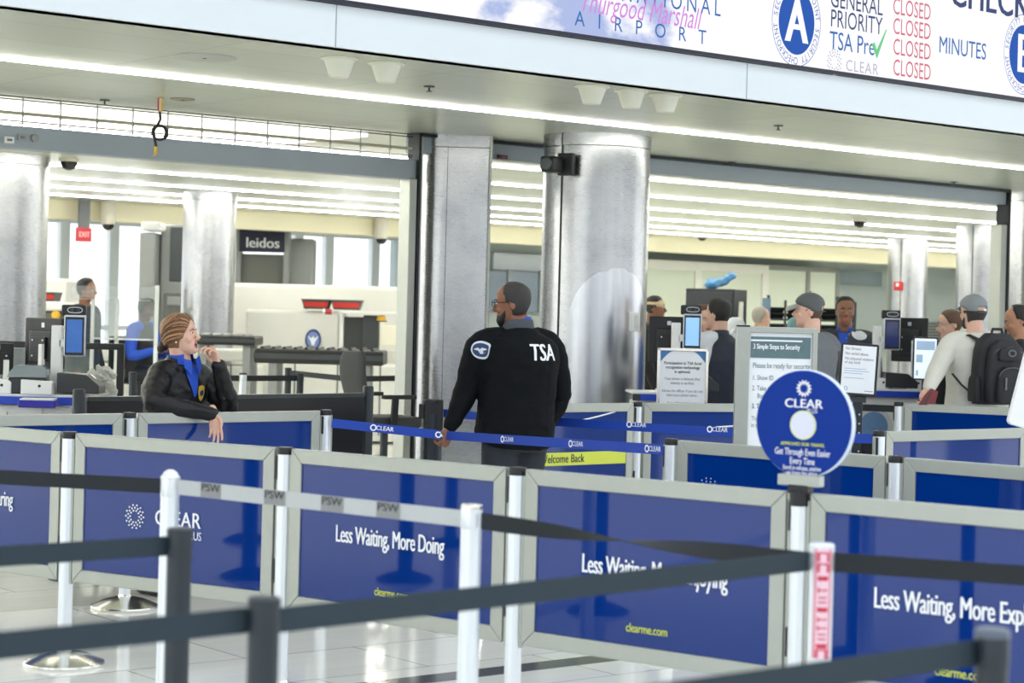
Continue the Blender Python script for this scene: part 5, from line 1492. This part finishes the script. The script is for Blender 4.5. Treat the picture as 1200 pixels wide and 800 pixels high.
def tray(label, px0, px1, py0, py1, Y):
    a, b = pt(px0, py0, Y), pt(px1, py1, Y); w, h = b.x - a.x, a.z - b.z
    t = thing('screening_bin', label, 'bin', ((a.x + b.x) / 2, Y, b.z), 0, 'grey bins with red liners')
    rs = [[(sx * w / 2 * k, sy * .2 * k, z) for sx, sy in ((-1, -1), (1, -1), (1, 1), (-1, 1))] for k, z in ((.8, 0), (.97, h * .9), (1.0, h * .92), (1.0, h), (.93, h), (.78, .01))]
    MB().rings(rs).build('shell', mat('dark grey bin', (84, 84, 84), .6), t, None)
    MB().rings([[(sx * w * .43, -.2 * k - .006, z) for sx, k, z in ((-1 * .93, .86, h * .22), (.93, .86, h * .22), (1, .95, h * .72), (-1, .95, h * .72))], [(sx * w * .43, -.2 * k + .004, z) for sx, k, z in ((-1 * .93, .86, h * .22), (.93, .86, h * .22), (1, .95, h * .72), (-1, .95, h * .72))]]).build('red_label', mat('red liner', (206, 52, 42), .6), t, None)
tray('grey bin with a red front on the white scanner, left of a matching bin', 355, 388, 350, 362.5, 25.3)
tray('grey bin with a red front on the white scanner, right of a matching bin', 389, 425, 351, 363.5, 25.35)
tray('grey bin with a red front beside the left steel column', 48, 69, 342, 353, 23.6)
lamp_p = pt(447, 371, 24.9)
t = thing('warning_lamp', 'small yellow warning lamp on top of the white scanner base', 'lamp', (lamp_p.x, 24.9, pt(447, 376, 24.9).z), 0)
MB().lathe([(.06, 0), (.06, .02), (.05, .06), (.02, .075)], 16).build('lens', mat('amber plastic', (226, 176, 50), .4), t)
MB().lathe([(.07, -.01), (.07, .004)], 16).build('base', black_pl, t)
lp = pt(386, 366, 25.0)
t = thing('label_roll', 'small red and white roll on the white scanner beside the bins', 'roll', (lp.x, 25.0, pt(386, 368, 25.0).z)); MB().tube([(-.05, 0, .03), (.03, 0, .03)], .035, 14).build('roll', mat('red roll', (190, 60, 60), .5), t); MB().tube([(-.08, 0, .03), (-.05, 0, .03)], .036, 14).build('roll_end', white_pl, t)
# roller tables
def table(label, px0, px1, py0, Y, h_, col_, rz=0.0):
    a, b = pt(px0, py0, Y), pt(px1, py0, Y); w = b.x - a.x; zt_ = (a.z + b.z) / 2
    t = thing('roller_table', label, 'roller table', ((a.x + b.x) / 2, Y, 0), rz, 'roller tables')
    MB().box((0, 0, zt_ - h_ / 2), (w, .75, h_)).build('bed', rubber, t, None, .02)
    m = MB()
    for k in range(int(w / .12)): m.tube([(-w / 2 + .08 + k * .12, -.33, zt_ + .005), (-w / 2 + .08 + k * .12, .33, zt_ + .005)], .02, 8)
    m.build('roller', col_, t)
    MB().box((0, -.385, zt_ - h_ * .5), (w, .02, h_ * .35)).build('side_rail', steel_dark, t, None)
    for sx in (-.36, .36): 
        for sy in (-.28, .28): MB().box((sx * w, sy, (zt_ - h_) / 2), (.09, .06, zt_ - h_)).build('leg', grey_metal, t, None, .006)
table('long black roller table in front of the white scanner', 303, 452, 409, 22.0, .16, rubber)
table('grey roller table behind the woman, left of the long black one', 232, 304, 393, 22.4, .10, grey_metal)
MB_ = MB(); og2 = (pt(250, 368, 24.2).x, 24.2, 0)
t = thing('conveyor_base', 'long white conveyor cabinet low behind the roller tables', 'conveyor', (og2[0], og2[1], 0))
pxbox(MB(), 92, 424, 298, 470, 23.1, .8, 0.02, org=og2).build('cabinet', white_paint, t, None, .02)
pxbox(MB(), 98, 405, 298, 424, 23.15, .7, None, org=og2).build('upper_cabinet', white_paint, t, None, .02)
m = MB()
for q in (110, 165, 220, 270): pxbox(m, q, 426, q + .6, 470, 23.09, .02, .1, org=og2)
m.build('door_gap', grey_pl, t, None)
og2 = (pt(380, 368, 24).x, 24.0, 0)
t = thing('conveyor_base', 'white conveyor cabinet below the white scanner, behind the high chair', 'conveyor', (og2[0], og2[1], 0))
pxbox(MB(), 301, 424, 520, 470, 24.0, .8, 0.02, org=og2).build('cabinet', white_paint, t, None, .02)
m = MB()
for q in (345, 395, 445): pxbox(m, q, 426, q + .6, 470, 23.99, .02, .1, org=og2)
m.build('door_gap', grey_pl, t, None)
# white hood left with column
og2 = (pt(60, 368, 24.5).x, 24.5, 0)
t = thing('xray_scanner', 'white scanner hood right of the leftmost steel column', 'scanner', (og2[0], og2[1], 0))
pxbox(MB(), 30, 325, 77, 362, 24.3, .9, 0.0, org=og2).build('hood', white_paint, t, None, .04)
pxbox(MB(), 36, 353, 84, 364, 23.3, 1.0, None, org=og2).build('tray_shelf', white_pl, t, None, .02)
pxbox(MB(), 36, 364, 82, 400, 23.4, .9, 0.0, org=og2).build('housing', mat('olive grey housing', (104, 104, 92), .5), t, None, .02)
yl = pt(67, 364, 23.36); MB().lathe([(.05, 0), (.05, .03), (.03, .05)], 16, Matrix.Translation((yl.x - og2[0], -1.18, yl.z - .05)) @ FRONT).build('yellow_button', mat('amber plastic', (226, 176, 50), .4), t)
# clear screens on a table
og2 = (pt(140, 368, 21).x, 21.0, 0)
t = thing('clear_screen', 'framed clear plastic screens in front of the seated officer', 'clear screen', (og2[0], og2[1], 0))
for i, (q0, q1, y0) in enumerate(((108, 139, 352), (138, 182, 352))):
    pxbox(MB(), q0, y0, q1, 398, 21.0, .012, None, org=og2).build('pane', mat('hazy clear plastic', (206, 218, 222), .12, alpha=.16, var=.1, scale=3), t, None)
pxbox(MB(), 84, 334, 184, 351, 21.05, .012, None, org=og2).build('pane', mat('hazy clear plastic', (206, 218, 222), .12), t, None)
m = MB()
for q in (107, 135.5, 182): pxbox(m, q, 334 if q > 150 else 350, q + 2.4, 400, 20.98, .05, 0.0, org=og2)
pxbox(m, 84, 350, 176, 352, 20.98, .05, None, org=og2); pxbox(m, 107, 396, 176, 399, 20.98, .3, None, org=og2)
m.build('frame', mat('pale aluminium', (214, 218, 216), .35, .5), t, None)
# scanner portals
og2 = (pt(190, 368, 27).x, 27.0, 0)
t = thing('body_scanner', 'tall grey body scanner portal with a white header left of the slim column', 'body scanner', (og2[0], og2[1], 0))
pxbox(MB(), 164, 272, 180, 380, 26.6, .5, 0.0, org=og2).build('side_panel', grey_metal, t, None, .02)
pxbox(MB(), 189, 262, 216, 380, 26.9, .5, 0.0, org=og2).build('side_panel', grey_metal, t, None, .02)
pxbox(MB(), 165, 260, 187, 270, 26.4, .6, None, org=og2).build('header', white_pl, t, None, .02)
pxbox(MB(), 200, 266, 213, 330, 26.88, .02, None, org=og2).build('control_panel', steel_dark, t, None, .01)
pxbox(MB(), 191, 342, 214, 373, 26.2, .25, None, org=og2).build('console', mat('console grey', (96, 98, 96), .5), t, None, .03)
pxbox(MB(), 196, 347, 211, 358, 26.19, .02, None, org=og2).build('console_screen', grey_metal, t, None, .01)
og2 = (pt(312, 368, 30.5).x, 30.5, 0)
t = thing('body_scanner', 'grey body scanner with a dark lettered sign across its top', 'body scanner', (og2[0], og2[1], 0))
pxbox(MB(), 280, 297, 334, 345, 30.6, .5, 0.0, org=og2).build('cabin', mat('scanner grey', (120, 122, 116), .5), t, None, .02)
pxbox(MB(), 333, 266, 337, 345, 30.4, .3, 0.0, org=og2).build('side_post', grey_metal, t, None, .01)
pxbox(MB(), 337, 279, 366, 345, 30.8, .5, 0.0, org=og2).build('rear_panel', grey_metal, t, None, .03)
pxbox(MB(), 277, 262, 281, 345, 30.4, .3, 0.0, org=og2).build('side_post', grey_metal, t, None, .01)
pxbox(MB(), 281, 263, 333, 296, 30.35, .12, None, org=og2).build('sign_panel', mat('sign navy', (36, 34, 62), .5), t, None, .01)
lp = pt(308, 285, 30.34)
MB().text('leidos', .22, Matrix.Translation((lp.x - og2[0], lp.y - og2[1], lp.z)) @ FRONT, 'CENTER', .03, 1.0).build('lettering', white_ink, t, None)
# ------------------------------------------------------------------ far right: cabinet, rack, alarm
cb_ = pt(842, 368, 23.5)
t = thing('equipment_cabinet', 'tall black cabinet with a blue plastic bag on top', 'cabinet', (cb_.x, 23.8, 0), R(-28))
zc2 = pt(842, 338, 23.3).z
MB().box((0, 0, zc2 / 2), (.62, .42, zc2)).build('carcass', mat('black steel cabinet', (38, 42, 48), .4, var=.08), t, None, .01)
MB().box((0, -.215, zc2 / 2), (.58, .012, zc2 - .08)).build('door', mat('black cabinet door', (46, 50, 57), .4, var=.05), t, None, .006)
MB().box((.23, -.23, 1.2), (.02, .02, .14)).build('handle', steel_dark, t, None, .004)
MB().box((.315, 0, pt(865, 366, 23.5).z), (.02, .14, .26)).build('control_box', mat('ivory box', (220, 220, 208), .5), t, None, .01)
t = thing('plastic_bag', 'blue plastic bag lying on the black cabinet', 'bag', (cb_.x + .06, 23.8, zc2), R(10))
cb = MB(); cb.ell((-.12, 0, .06), (.09, .08, .06)).tube([(-.15, 0, .04), (0, 0, .08), (.12, 0, .16), (.16, 0, .17)], [.05, .05, .045, .03], 10, round_ends=True)
remesh(cb, .02, 1, .015, 14).build('crumpled_film', mat('blue plastic film', (92, 152, 204), .3, var=.25, scale=12), t, 60)
rk = pt(948, 368, 24.5)
t = thing('bin_rack', 'dark metal rack full of black bins behind the man in the grey cap', 'rack', (rk.x, 24.5, 0), R(-8))
zr = pt(948, 347, 24.5).z
for k in range(6):
    for sy in (-.25, .25): MB().box((-.5 + k * .21, sy, (zr - (.0 if k % 2 == 0 else .06)) / 2), (.03, .03, zr - (.0 if k % 2 == 0 else .06))).build('upright', steel_dark, t, None)
for z in (.3, .65, 1.0, 1.35, 1.62): MB().box((.02, 0, z), (1.08, .52, .025)).build('shelf', steel_dark, t, None)
MB().box((-.52, -.27, zr / 2), (.1, .04, zr * .96)).build('side_strip', mat('blue grey strip', (120, 148, 172), .5), t, None)
bm_ = mat('black bin', (30, 31, 33), .55)
ob = MB(); w2 = .095
ob.rings([[(sx * w2 * q, sy * .2 * q, h) for sx, sy in ((-1, -1), (1, -1), (1, 1), (-1, 1))] for q, h in ((.8, 0), (1, .055), (1.06, .055), (1.06, .068), (.96, .068), (.76, .006))])
first = None
for z, nst in ((1.363, 3), (1.633, 2)):
    for k in range(5):
        for j in range(nst):
            wx = Vector((-.395 + k * .21, 0, 0)); wx.rotate(Matrix.Rotation(R(-8), 3, 'Z'))
            if first is None: o = first = ob.build('storage_bin', bm_, None, None)
            else: o = first.copy(); COL.objects.link(o)
            o.location = (rk.x + wx.x, 24.5 + wx.y, z + j * .0685); o.rotation_euler.z = R(-8)
            tag(o, 'black plastic bin nested on the upper shelves of the dark rack', 'bin', 'black bins in the dark rack')
# fire alarm and sign on columns
fa = colpos(1062, 32.6) + Vector((-.20, -.30, 0)); z_ = pt(1050, 335, 32.3).z
t = thing('fire_alarm', 'small red fire alarm on the slim steel column beside the louvre', 'alarm', (fa.x, fa.y, z_), R(-30)); MB().box((0, 0, 0), (.14, .08, .14)).build('housing', mat('alarm red', (196, 44, 48), .45), t, None, .01); MB().box((0, -.045, .02), (.05, .01, .05)).build('lens', white_pl, t, None)
# wall reader on the main column
ang = math.asin((pt(742, 377, 15.3).x - main_col.x) / .42); nx, ny = math.sin(ang), -math.cos(ang)
t = thing('card_reader', 'white reader box fixed to the wide round column', 'reader', (main_col.x + nx * .425, main_col.y + ny * .425, pt(742, 377, 15.3).z), ang)
MB().box((0, 0, 0), (.09, .05, .145)).build('case', white_pl, t, None, .008); MB().box((.0, -.028, .0), (.05, .006, .1)).build('face_plate', mat('pale grey plate', (216, 218, 218), .4), t, None, .002)
p_ = pt(653, 191, 15.0)
t = thing('security_camera', 'black boxy camera bracketed high on the wide round column', 'camera', (p_.x, 15.08, p_.z), R(-25))
MB().box((.05, .06, 0), (.13, .05, .17)).build('mount_plate', black_pl, t, None, .01)
MB().box((-.02, -.05, -.01), (.13, .17, .12)).build('housing', black_pl, t, None, .02)
MB().lathe([(.045, 0), (.045, .03), (.03, .032)], 20, at(-.02, -.135, -.01)).build('lens', steel_dark, t)
MB().bar((.0, .02, .0), (.05, .26, .0), .03, .03).build('arm', black_pl, t, None)

# ------------------------------------------------------------------ signs standing in the queue
def tlines(mb, rows, x0, y, z0, k, align='LEFT'):
    for dz, size, s, bold in rows: mb.text(s, size, at(x0, y, z0 - dz), align, bold, k)
Y_ = 10.5; s__ = F_PX / Y_
xa, xb = pt(862, 400, Y_).x, pt(958, 400, Y_).x; zt = pt(905, 383, Y_).z; W_ = xb - xa
t = thing('sign_stand', 'white sign stand titled 3 Simple Steps to Security', 'sign stand', ((xa + xb) / 2, Y_, 0), R(2))
zb_ = .72
MB().box((-W_ / 2 + .036, 0, zt / 2), (.075, .035, zt)).box((W_ / 2 - .014, 0, zt / 2), (.028, .035, zt)).build('upright', alum, t, None, .006)
MB().box((.02, 0, zt - .016), (W_ - .09, .03, .032)).box((.02, 0, zb_), (W_ - .09, .03, .03)).build('cross_rail', alum, t, None, .004)
MB().box((-W_ / 2 + .036, 0, zt + .002), (.07, .036, .008)).build('end_cap', black_pl, t, None)
MB().box((.025, .005, (zt + zb_) / 2), (W_ - .1, .01, zt - zb_)).build('poster', paper, t, None)
MB().box((.022, -.0015, zt - .108), (W_ - .115, .003, .112)).build('header_band', mat('grey teal print', (92, 118, 122), .4, var=.2, scale=14), t, None)
MB().box((.0, -.004, zt - .072), (W_ - .16, .002, .009)).build('header_rule', white_ink, t, None)
m = MB(); m.text('3 Simple Steps to Security', .039, at(-W_ / 2 + .092, -.006, zt - .105), 'LEFT', .03, .60); m.build('title', white_ink, t, None)
m = MB(); x_ = -W_ / 2 + .092
tlines(m, ((.205, .040, 'Please be ready for security:', .0), (.27, .037, '1. Show ID', .0), (.325, .037, '2. Take off shoes', .0), (.365, .037, '    Boarding pass', 0), (.42, .037, '3. Take out liquids', .02), (.485, .033, 'Thank you for helping', .0), (.52, .033, 'in security', .0)), x_, -.002, zt, .68)
m.build('lettering', mat('slate print', (96, 120, 126), .5, var=0), t, None)
MB().box((0, 0, .012), (W_, .34, .024)).build('foot', alum, t, None, .006)
# facial recognition notice
Y_ = 14.0
xa, xb = pt(770, 430, Y_).x, pt(830, 430, Y_).x; zt = pt(800, 408, Y_).z; W_ = xb - xa; H_ = .56
t = thing('notice_stand', 'silver framed notice headed Participation, about facial recognition', 'notice stand', ((xa + xb) / 2, Y_, 0), R(3))
f = MB(); f.box((0, 0, zt - .01), (W_, .025, .02)); f.box((0, 0, zt - H_), (W_, .025, .02))
for sx in (-1, 1): f.box((sx * (W_ / 2 - .01), 0, zt - H_ / 2), (.02, .025, H_))
f.build('frame', chrome, t, None, .003)
MB().box((0, .003, zt - H_ / 2), (W_ - .03, .006, H_ - .02)).build('paper', paper, t, None)
g = MB()
for sx in (-1, 1):
    pts = [(sx * (W_ / 2 - .02), zt - .02), (sx * (W_ / 2 - .02), zt - .10)] + [(sx * (W_ / 2 - .02 - .10 * (q / 8)), zt - .10 + .08 * math.sin(q / 8 * math.pi / 2)) for q in range(1, 9)]
    if sx > 0: pts = pts[::-1]
    g.add([(x, -.001, z) for x, z in pts], [tuple(range(len(pts)))])
g.build('blue_corner', mat('notice blue', (64, 122, 178), .5), t, None)
m = MB(); tlines(m, ((.105, .030, 'Participation in TSA facial', .018), (.135, .030, 'recognition technology', .018), (.165, .030, 'is optional.', .018)), 0, -.002, zt, .86, 'CENTER'); m.build('title', dark_ink, t, None)
m = MB(); tlines(m, ((.215, .028, 'Your photo is deleted after', 0), (.245, .028, 'identity is verified.', 0), (.30, .028, 'Advise the officer if you do not', 0), (.33, .028, 'want your photo taken.', 0), (.385, .028, 'You will not lose your', 0), (.415, .028, 'place in line.', 0)), 0, -.002, zt, .82, 'CENTER'); m.build('lettering', grey_ink, t, None)
MB().lathe([(.02, .02), (.02, zt - H_)], 16).build('pole', chrome, t); MB().lathe([(.17, 0), (.17, .012), (.03, .03)], 32).build('base', chrome, t)
# tilted notice
Y_ = 11.9
c_ = pt(1006, 433, Y_); W_, H_ = .225, .315
t = thing('notice_stand', 'tilted black framed notice reading No threats on a perforated black post', 'notice stand', (c_.x, Y_, 0), R(-10))
Tt = Matrix.Translation((0, 0, c_.z)) @ Matrix.Rotation(R(2.5), 4, 'Y') @ Matrix.Rotation(R(-8), 4, 'X')
MB().prism(rr_outline(-W_ / 2, W_ / 2, -H_ / 2, H_ / 2, .014, .014), -.01, .01, Tt @ FRONT).build('frame', black_pl, t, None, .003)
MB().box((0, -.011, 0), (W_ - .028, .003, H_ - .03), Tt).build('paper', paper, t, None)
m = MB()
for dz, size, s, b in ((-.035, .024, 'No threats.', .0), (-.065, .024, 'No verbal abuse.', .0), (-.095, .024, 'No physical violence', .0), (-.118, .024, 'of any kind.', .0)):
    m.text(s, size, Tt @ at(-W_ / 2 + .028, -.0135, H_ / 2 + dz), 'LEFT', b, .85)
m.build('title', mat('brown red print', (120, 84, 96), .5, var=0), t, None)
m = MB()
for k, wd in enumerate((.13, .15, .11, 0, .12)):
    if wd: m.box((-W_ / 2 + .028 + wd / 2, -.0132, H_ / 2 - .155 - k * .014), (wd, .001, .003), Tt)
m.box((W_ / 2 - .045, -.0132, -H_ / 2 + .03), (.05, .001, .005), Tt); disc(m, .012, Tt @ at(-W_ / 2 + .045, -.0135, -H_ / 2 + .04), 1, 16, .008); m.build('lettering', mat('pale blue grey print', (150, 170, 200), .5, var=0), t, None)
MB().box((0, .03, c_.z - H_ / 2 - .02), (.1, .05, .04)).lathe([(.02, -.06), (.02, .0)], 12, Matrix.Translation((0, .03, c_.z - H_ / 2 + .02))).build('clamp', steel_dark, t, None, .004)
zp_ = c_.z - H_ / 2 - .03
MB().box((.0, .03, zp_ / 2), (.06, .05, zp_)).build('post', black_pole, t, None, .006)
m = MB()
for k in range(16):
    if zp_ - .08 - k * .055 > .06: m.lathe([(.006, 0), (.006, .001)], 8, at(.012, .0045, zp_ - .08 - k * .055))
m.build('perforation', bezel_m, t, None)
MB().box((0, .03, .012), (.4, .35, .024)).build('foot', black_pole, t, None, .006)
MB().box((.14, .09, .62), (.26, .02, .62)).build('side_panel', mat('black laminate', (20, 21, 23), .35), t, None)
# page display held on a desk stand by the backpack man
Y_ = 15.25; c_ = pt(1084, 420, Y_)
t = thing('notice_stand', 'black framed blue and white page display in front of the man with glasses', 'notice stand', (c_.x, Y_, 0), R(-6))
MB().box((0, 0, c_.z), (.19, .02, .33)).build('frame', black_pl, t, None, .008); MB().box((0, -.012, c_.z), (.165, .004, .305)).build('page', scr_white, t, None)
m = MB(); m.box((0, -.0155, c_.z + .10), (.14, .002, .07)); m.box((-.045, -.0155, c_.z - .0), (.05, .002, .06)); m.box((-.06, -.0155, c_.z - .11), (.016, .002, .04)); m.build('lettering', mat('pale blue print block', (160, 186, 214), .5, emit=.3, var=0), t, None)
zz = c_.z - .165
MB().box((0, .02, zz / 2), (.04, .03, zz)).box((0, .02, .01), (.25, .25, .02)).build('post', black_pole, t, None)
# white board seen from the back at the right edge
Y_ = 10.75; c_ = pt(1200, 470, Y_)
t = thing('sign_board', 'tilted white sign board cropped by the right edge of the picture', 'sign board', (c_.x + .04, Y_, 0), R(12))
Tt = Matrix.Translation((0, 0, c_.z + .04)) @ Matrix.Rotation(R(14), 4, 'Y')
MB().prism(rr_outline(-.1, .16, -.19, .25, .025, .025), -.015, .015, Tt @ FRONT).build('board', white_pl, t, None, .005)
MB().box((.05, .03, .47), (.03, .03, .94)).box((.05, .03, .01), (.22, .3, .02)).build('post', alum, t, None)

# ------------------------------------------------------------------ things on the ceiling
bowl_m = mat('cream plastic bowl', (232, 232, 214), .35, var=.02)
wh = ('left of its pair', 'right of its pair', 'leftmost of three', 'middle of three', 'rightmost of three')
for (px, py), lb in zip(((398, 68), (453, 74), (694, 101), (740, 106), (780, 111)), wh):
    x_, y_ = corr(px, py); s_ = (HZ - y_) / (ZC - EYE)
    t = thing('ceiling_bowl', 'cream tapered bowl fitting under the soffit edge, ' + lb, 'ceiling fitting', ((x_ - 600) / s_, F_PX / s_, ZC), 0, 'cream bowl fittings under the soffit')
    MB().lathe([(.106, 0), (.108, -.006), (.100, -.012), (.09, -.014)], 36).build('flange', bowl_m, t)
    MB().lathe([(.086, -.012), (.080, -.03), (.054, -.108), (.046, -.112), (.01, -.112)], 36).build('bowl', bowl_m, t, 50)
def ceil_pt(px, py, zc=ZC):
    x_, y_ = corr(px, py); s_ = (HZ - y_) / (zc - EYE); return ((x_ - 600) / s_, F_PX / s_, zc)
t = thing('ceiling_speaker', 'flat round grey speaker cover flush in the soffit', 'speaker', ceil_pt(240, 67)); MB().lathe([(.18, 0), (.18, -.004), (.17, -.007)], 40).build('grille_plate', mat('soffit grey plate', (184, 186, 178), .5), t); MB().lathe([(.012, -.007), (.01, -.010)], 12).build('screw', steel_dark, t)
t = thing('ceiling_plate', 'thin flat cover plate in the soffit beside the hanging cable', 'plate', ceil_pt(214, 116)); MB().lathe([(.085, 0), (.085, -.005), (.08, -.007)], 28).build('plate', mat('tan plate', (150, 142, 122), .5), t); MB().lathe([(.01, -.007), (.01, -.011)], 8).build('screw', steel_dark, t)
sprk = (('sprinkler head above the left end of the grille', 123, 117), ('sprinkler head between the bowls and the flat faced column', 503, 101), ('sprinkler head at the right, below the closed lane list', 912, 147), ('sprinkler head just in front of the flat faced column', 521, 158), ('sprinkler head near the wide round column, right side', 858, 190), ('sprinkler head at the far right of the soffit', 1118, 213))
for lb, px, py in sprk:
    t = thing('sprinkler', lb, 'sprinkler', ceil_pt(px, py), 0, 'sprinkler heads in the soffit')
    MB().lathe([(.036, 0), (.034, -.006), (.01, -.008)], 20).build('escutcheon', steel_dark, t); MB().lathe([(.006, -.008), (.006, -.03), (.018, -.031), (.018, -.034)], 14).build('deflector', steel_dark, t)
for lb, px, py in (('black dome camera under the ceiling beside the left steel column', 81, 186), ('black dome camera among the light strips on the right', 1007, 257), ('black dome camera near the bulkhead, right of the wide column', 823, 276), ('black dome camera above the far windows, right of the exit sign', 127, 262), ('black dome camera above the far windows near the guide rail', 447, 279)):
    q_ = ceil_pt(px, py) if py < 270 and px != 127 else tuple(onb(px, py, 24.9 if px > 800 else 25.4)[:2]) + (ZC if True else 0,)
    if px in (127, 447, 823): 
        w_ = onb(px, py, 24.8 if px != 823 else 24.7); q_ = (w_.x, w_.y, w_.z + .02)
    t = thing('dome_camera', lb, 'camera', q_, 0, 'dome cameras')
    zt_ = ZC - q_[2]
    MB().lathe([(.10, zt_), (.10, .02) if zt_ > .05 else (.10, -.01), (.088, -.03)], 28).build('housing', mat('off white housing', (214, 210, 196), .5), t)
    MB().lathe([(.084, -.03), (.078, -.065), (.055, -.098), (.02, -.112)], 28).build('dome', mat('smoked dome', (30, 30, 32), .15), t)
ex = onb(98, 275, 24.75)
t = thing('exit_sign', 'red exit sign hanging above the far windows', 'exit sign', (ex.x, ex.y, ex.z), RZB)
MB().box((0, 0, 0), (.22, .05, .19)).build('housing', mat('exit red', (196, 60, 66), .4, emit=.25), t, None, .006); MB().box((0, 0, .5 * (.095 + ZC - ex.z)), (.16, .04, ZC - ex.z - .095)).build('bracket', grey_pl, t, None)
MB().text('EXIT', .1, at(0, -.028, 0), 'CENTER', .02, .8).build('lettering', mat('exit letters', (240, 190, 190), .5, emit=.4, var=0), t, None)
# cable coil
cx = ceil_pt(188, 115)
t = thing('cable_coil', 'coiled black cable hanging on coloured wires in front of the grille', 'cable', cx)
s_ = F_PX / cx[1]; zz = lambda py: -(py - 115) / s_
for i, (dx, c_) in enumerate(((-.012, (176, 60, 50)), (.0, (226, 222, 206)), (.014, (228, 180, 60)))):
    MB().tube([(dx, 0, 0), (dx, .005, zz(126)), (0, 0, zz(134))], .0075, 8).build('wire', mat('wire colour %d' % i, c_, .5), t)
MB().tube([(0, 0, zz(131)), (.004, 0, zz(140)), (-.014, 0, zz(147))], .009, 8).tube([(-.045, 0, zz(150)), (-.03, 0, zz(164)), (-.02, 0, zz(172))], .009, 8).build('lead', black_pl, t)
cl = MB()
for k in range(4): cl.tube([(.046 * math.cos(2 * math.pi * j / 28) + .002 * k, -.012 + .008 * k, zz(155.5) + .048 * math.sin(2 * math.pi * j / 28)) for j in range(29)], .0075, 8)
cl.build('coil', black_pl, t)
MB().tube([(-.02, 0, zz(172)), (-.022, 0, zz(180))], .012, 8).tube([(-.022, 0, zz(180)), (-.034, 0, zz(183))], .006, 8).build('connector', mat('yellow connector', (222, 190, 60), .5), t)
# small fittings on the left beam
for lb, px, py, w_, h_, m_ in (('white label on the left grey beam', 11, 164, .07, .045, white_pl), ('small grey lock on the left grey beam', 26, 161, .06, .04, grey_metal), ('round grey key switch on the left grey beam', 41, 162, .05, .05, grey_metal), ('dark red tag on the right grey beam beside the flat faced column', 589, 184, .1, .03, mat('dark red tag', (120, 40, 40), .5))):
    q_ = onb(px, py, 12.61)
    t = thing('beam_fitting', lb, 'fitting', (q_.x, q_.y, q_.z), RZB)
    if 'round' in lb: MB().lathe([(.026, 0), (.026, .012), (.01, .016)], 20, FRONT).build('plate', m_, t)
    else: MB().box((0, 0, 0), (w_, .012, h_)).build('plate', m_, t, None, .002)
    MB().box((0, -.009, 0), (w_ * .5, .006, h_ * .35)).build('mark', grey_pl, t, None)
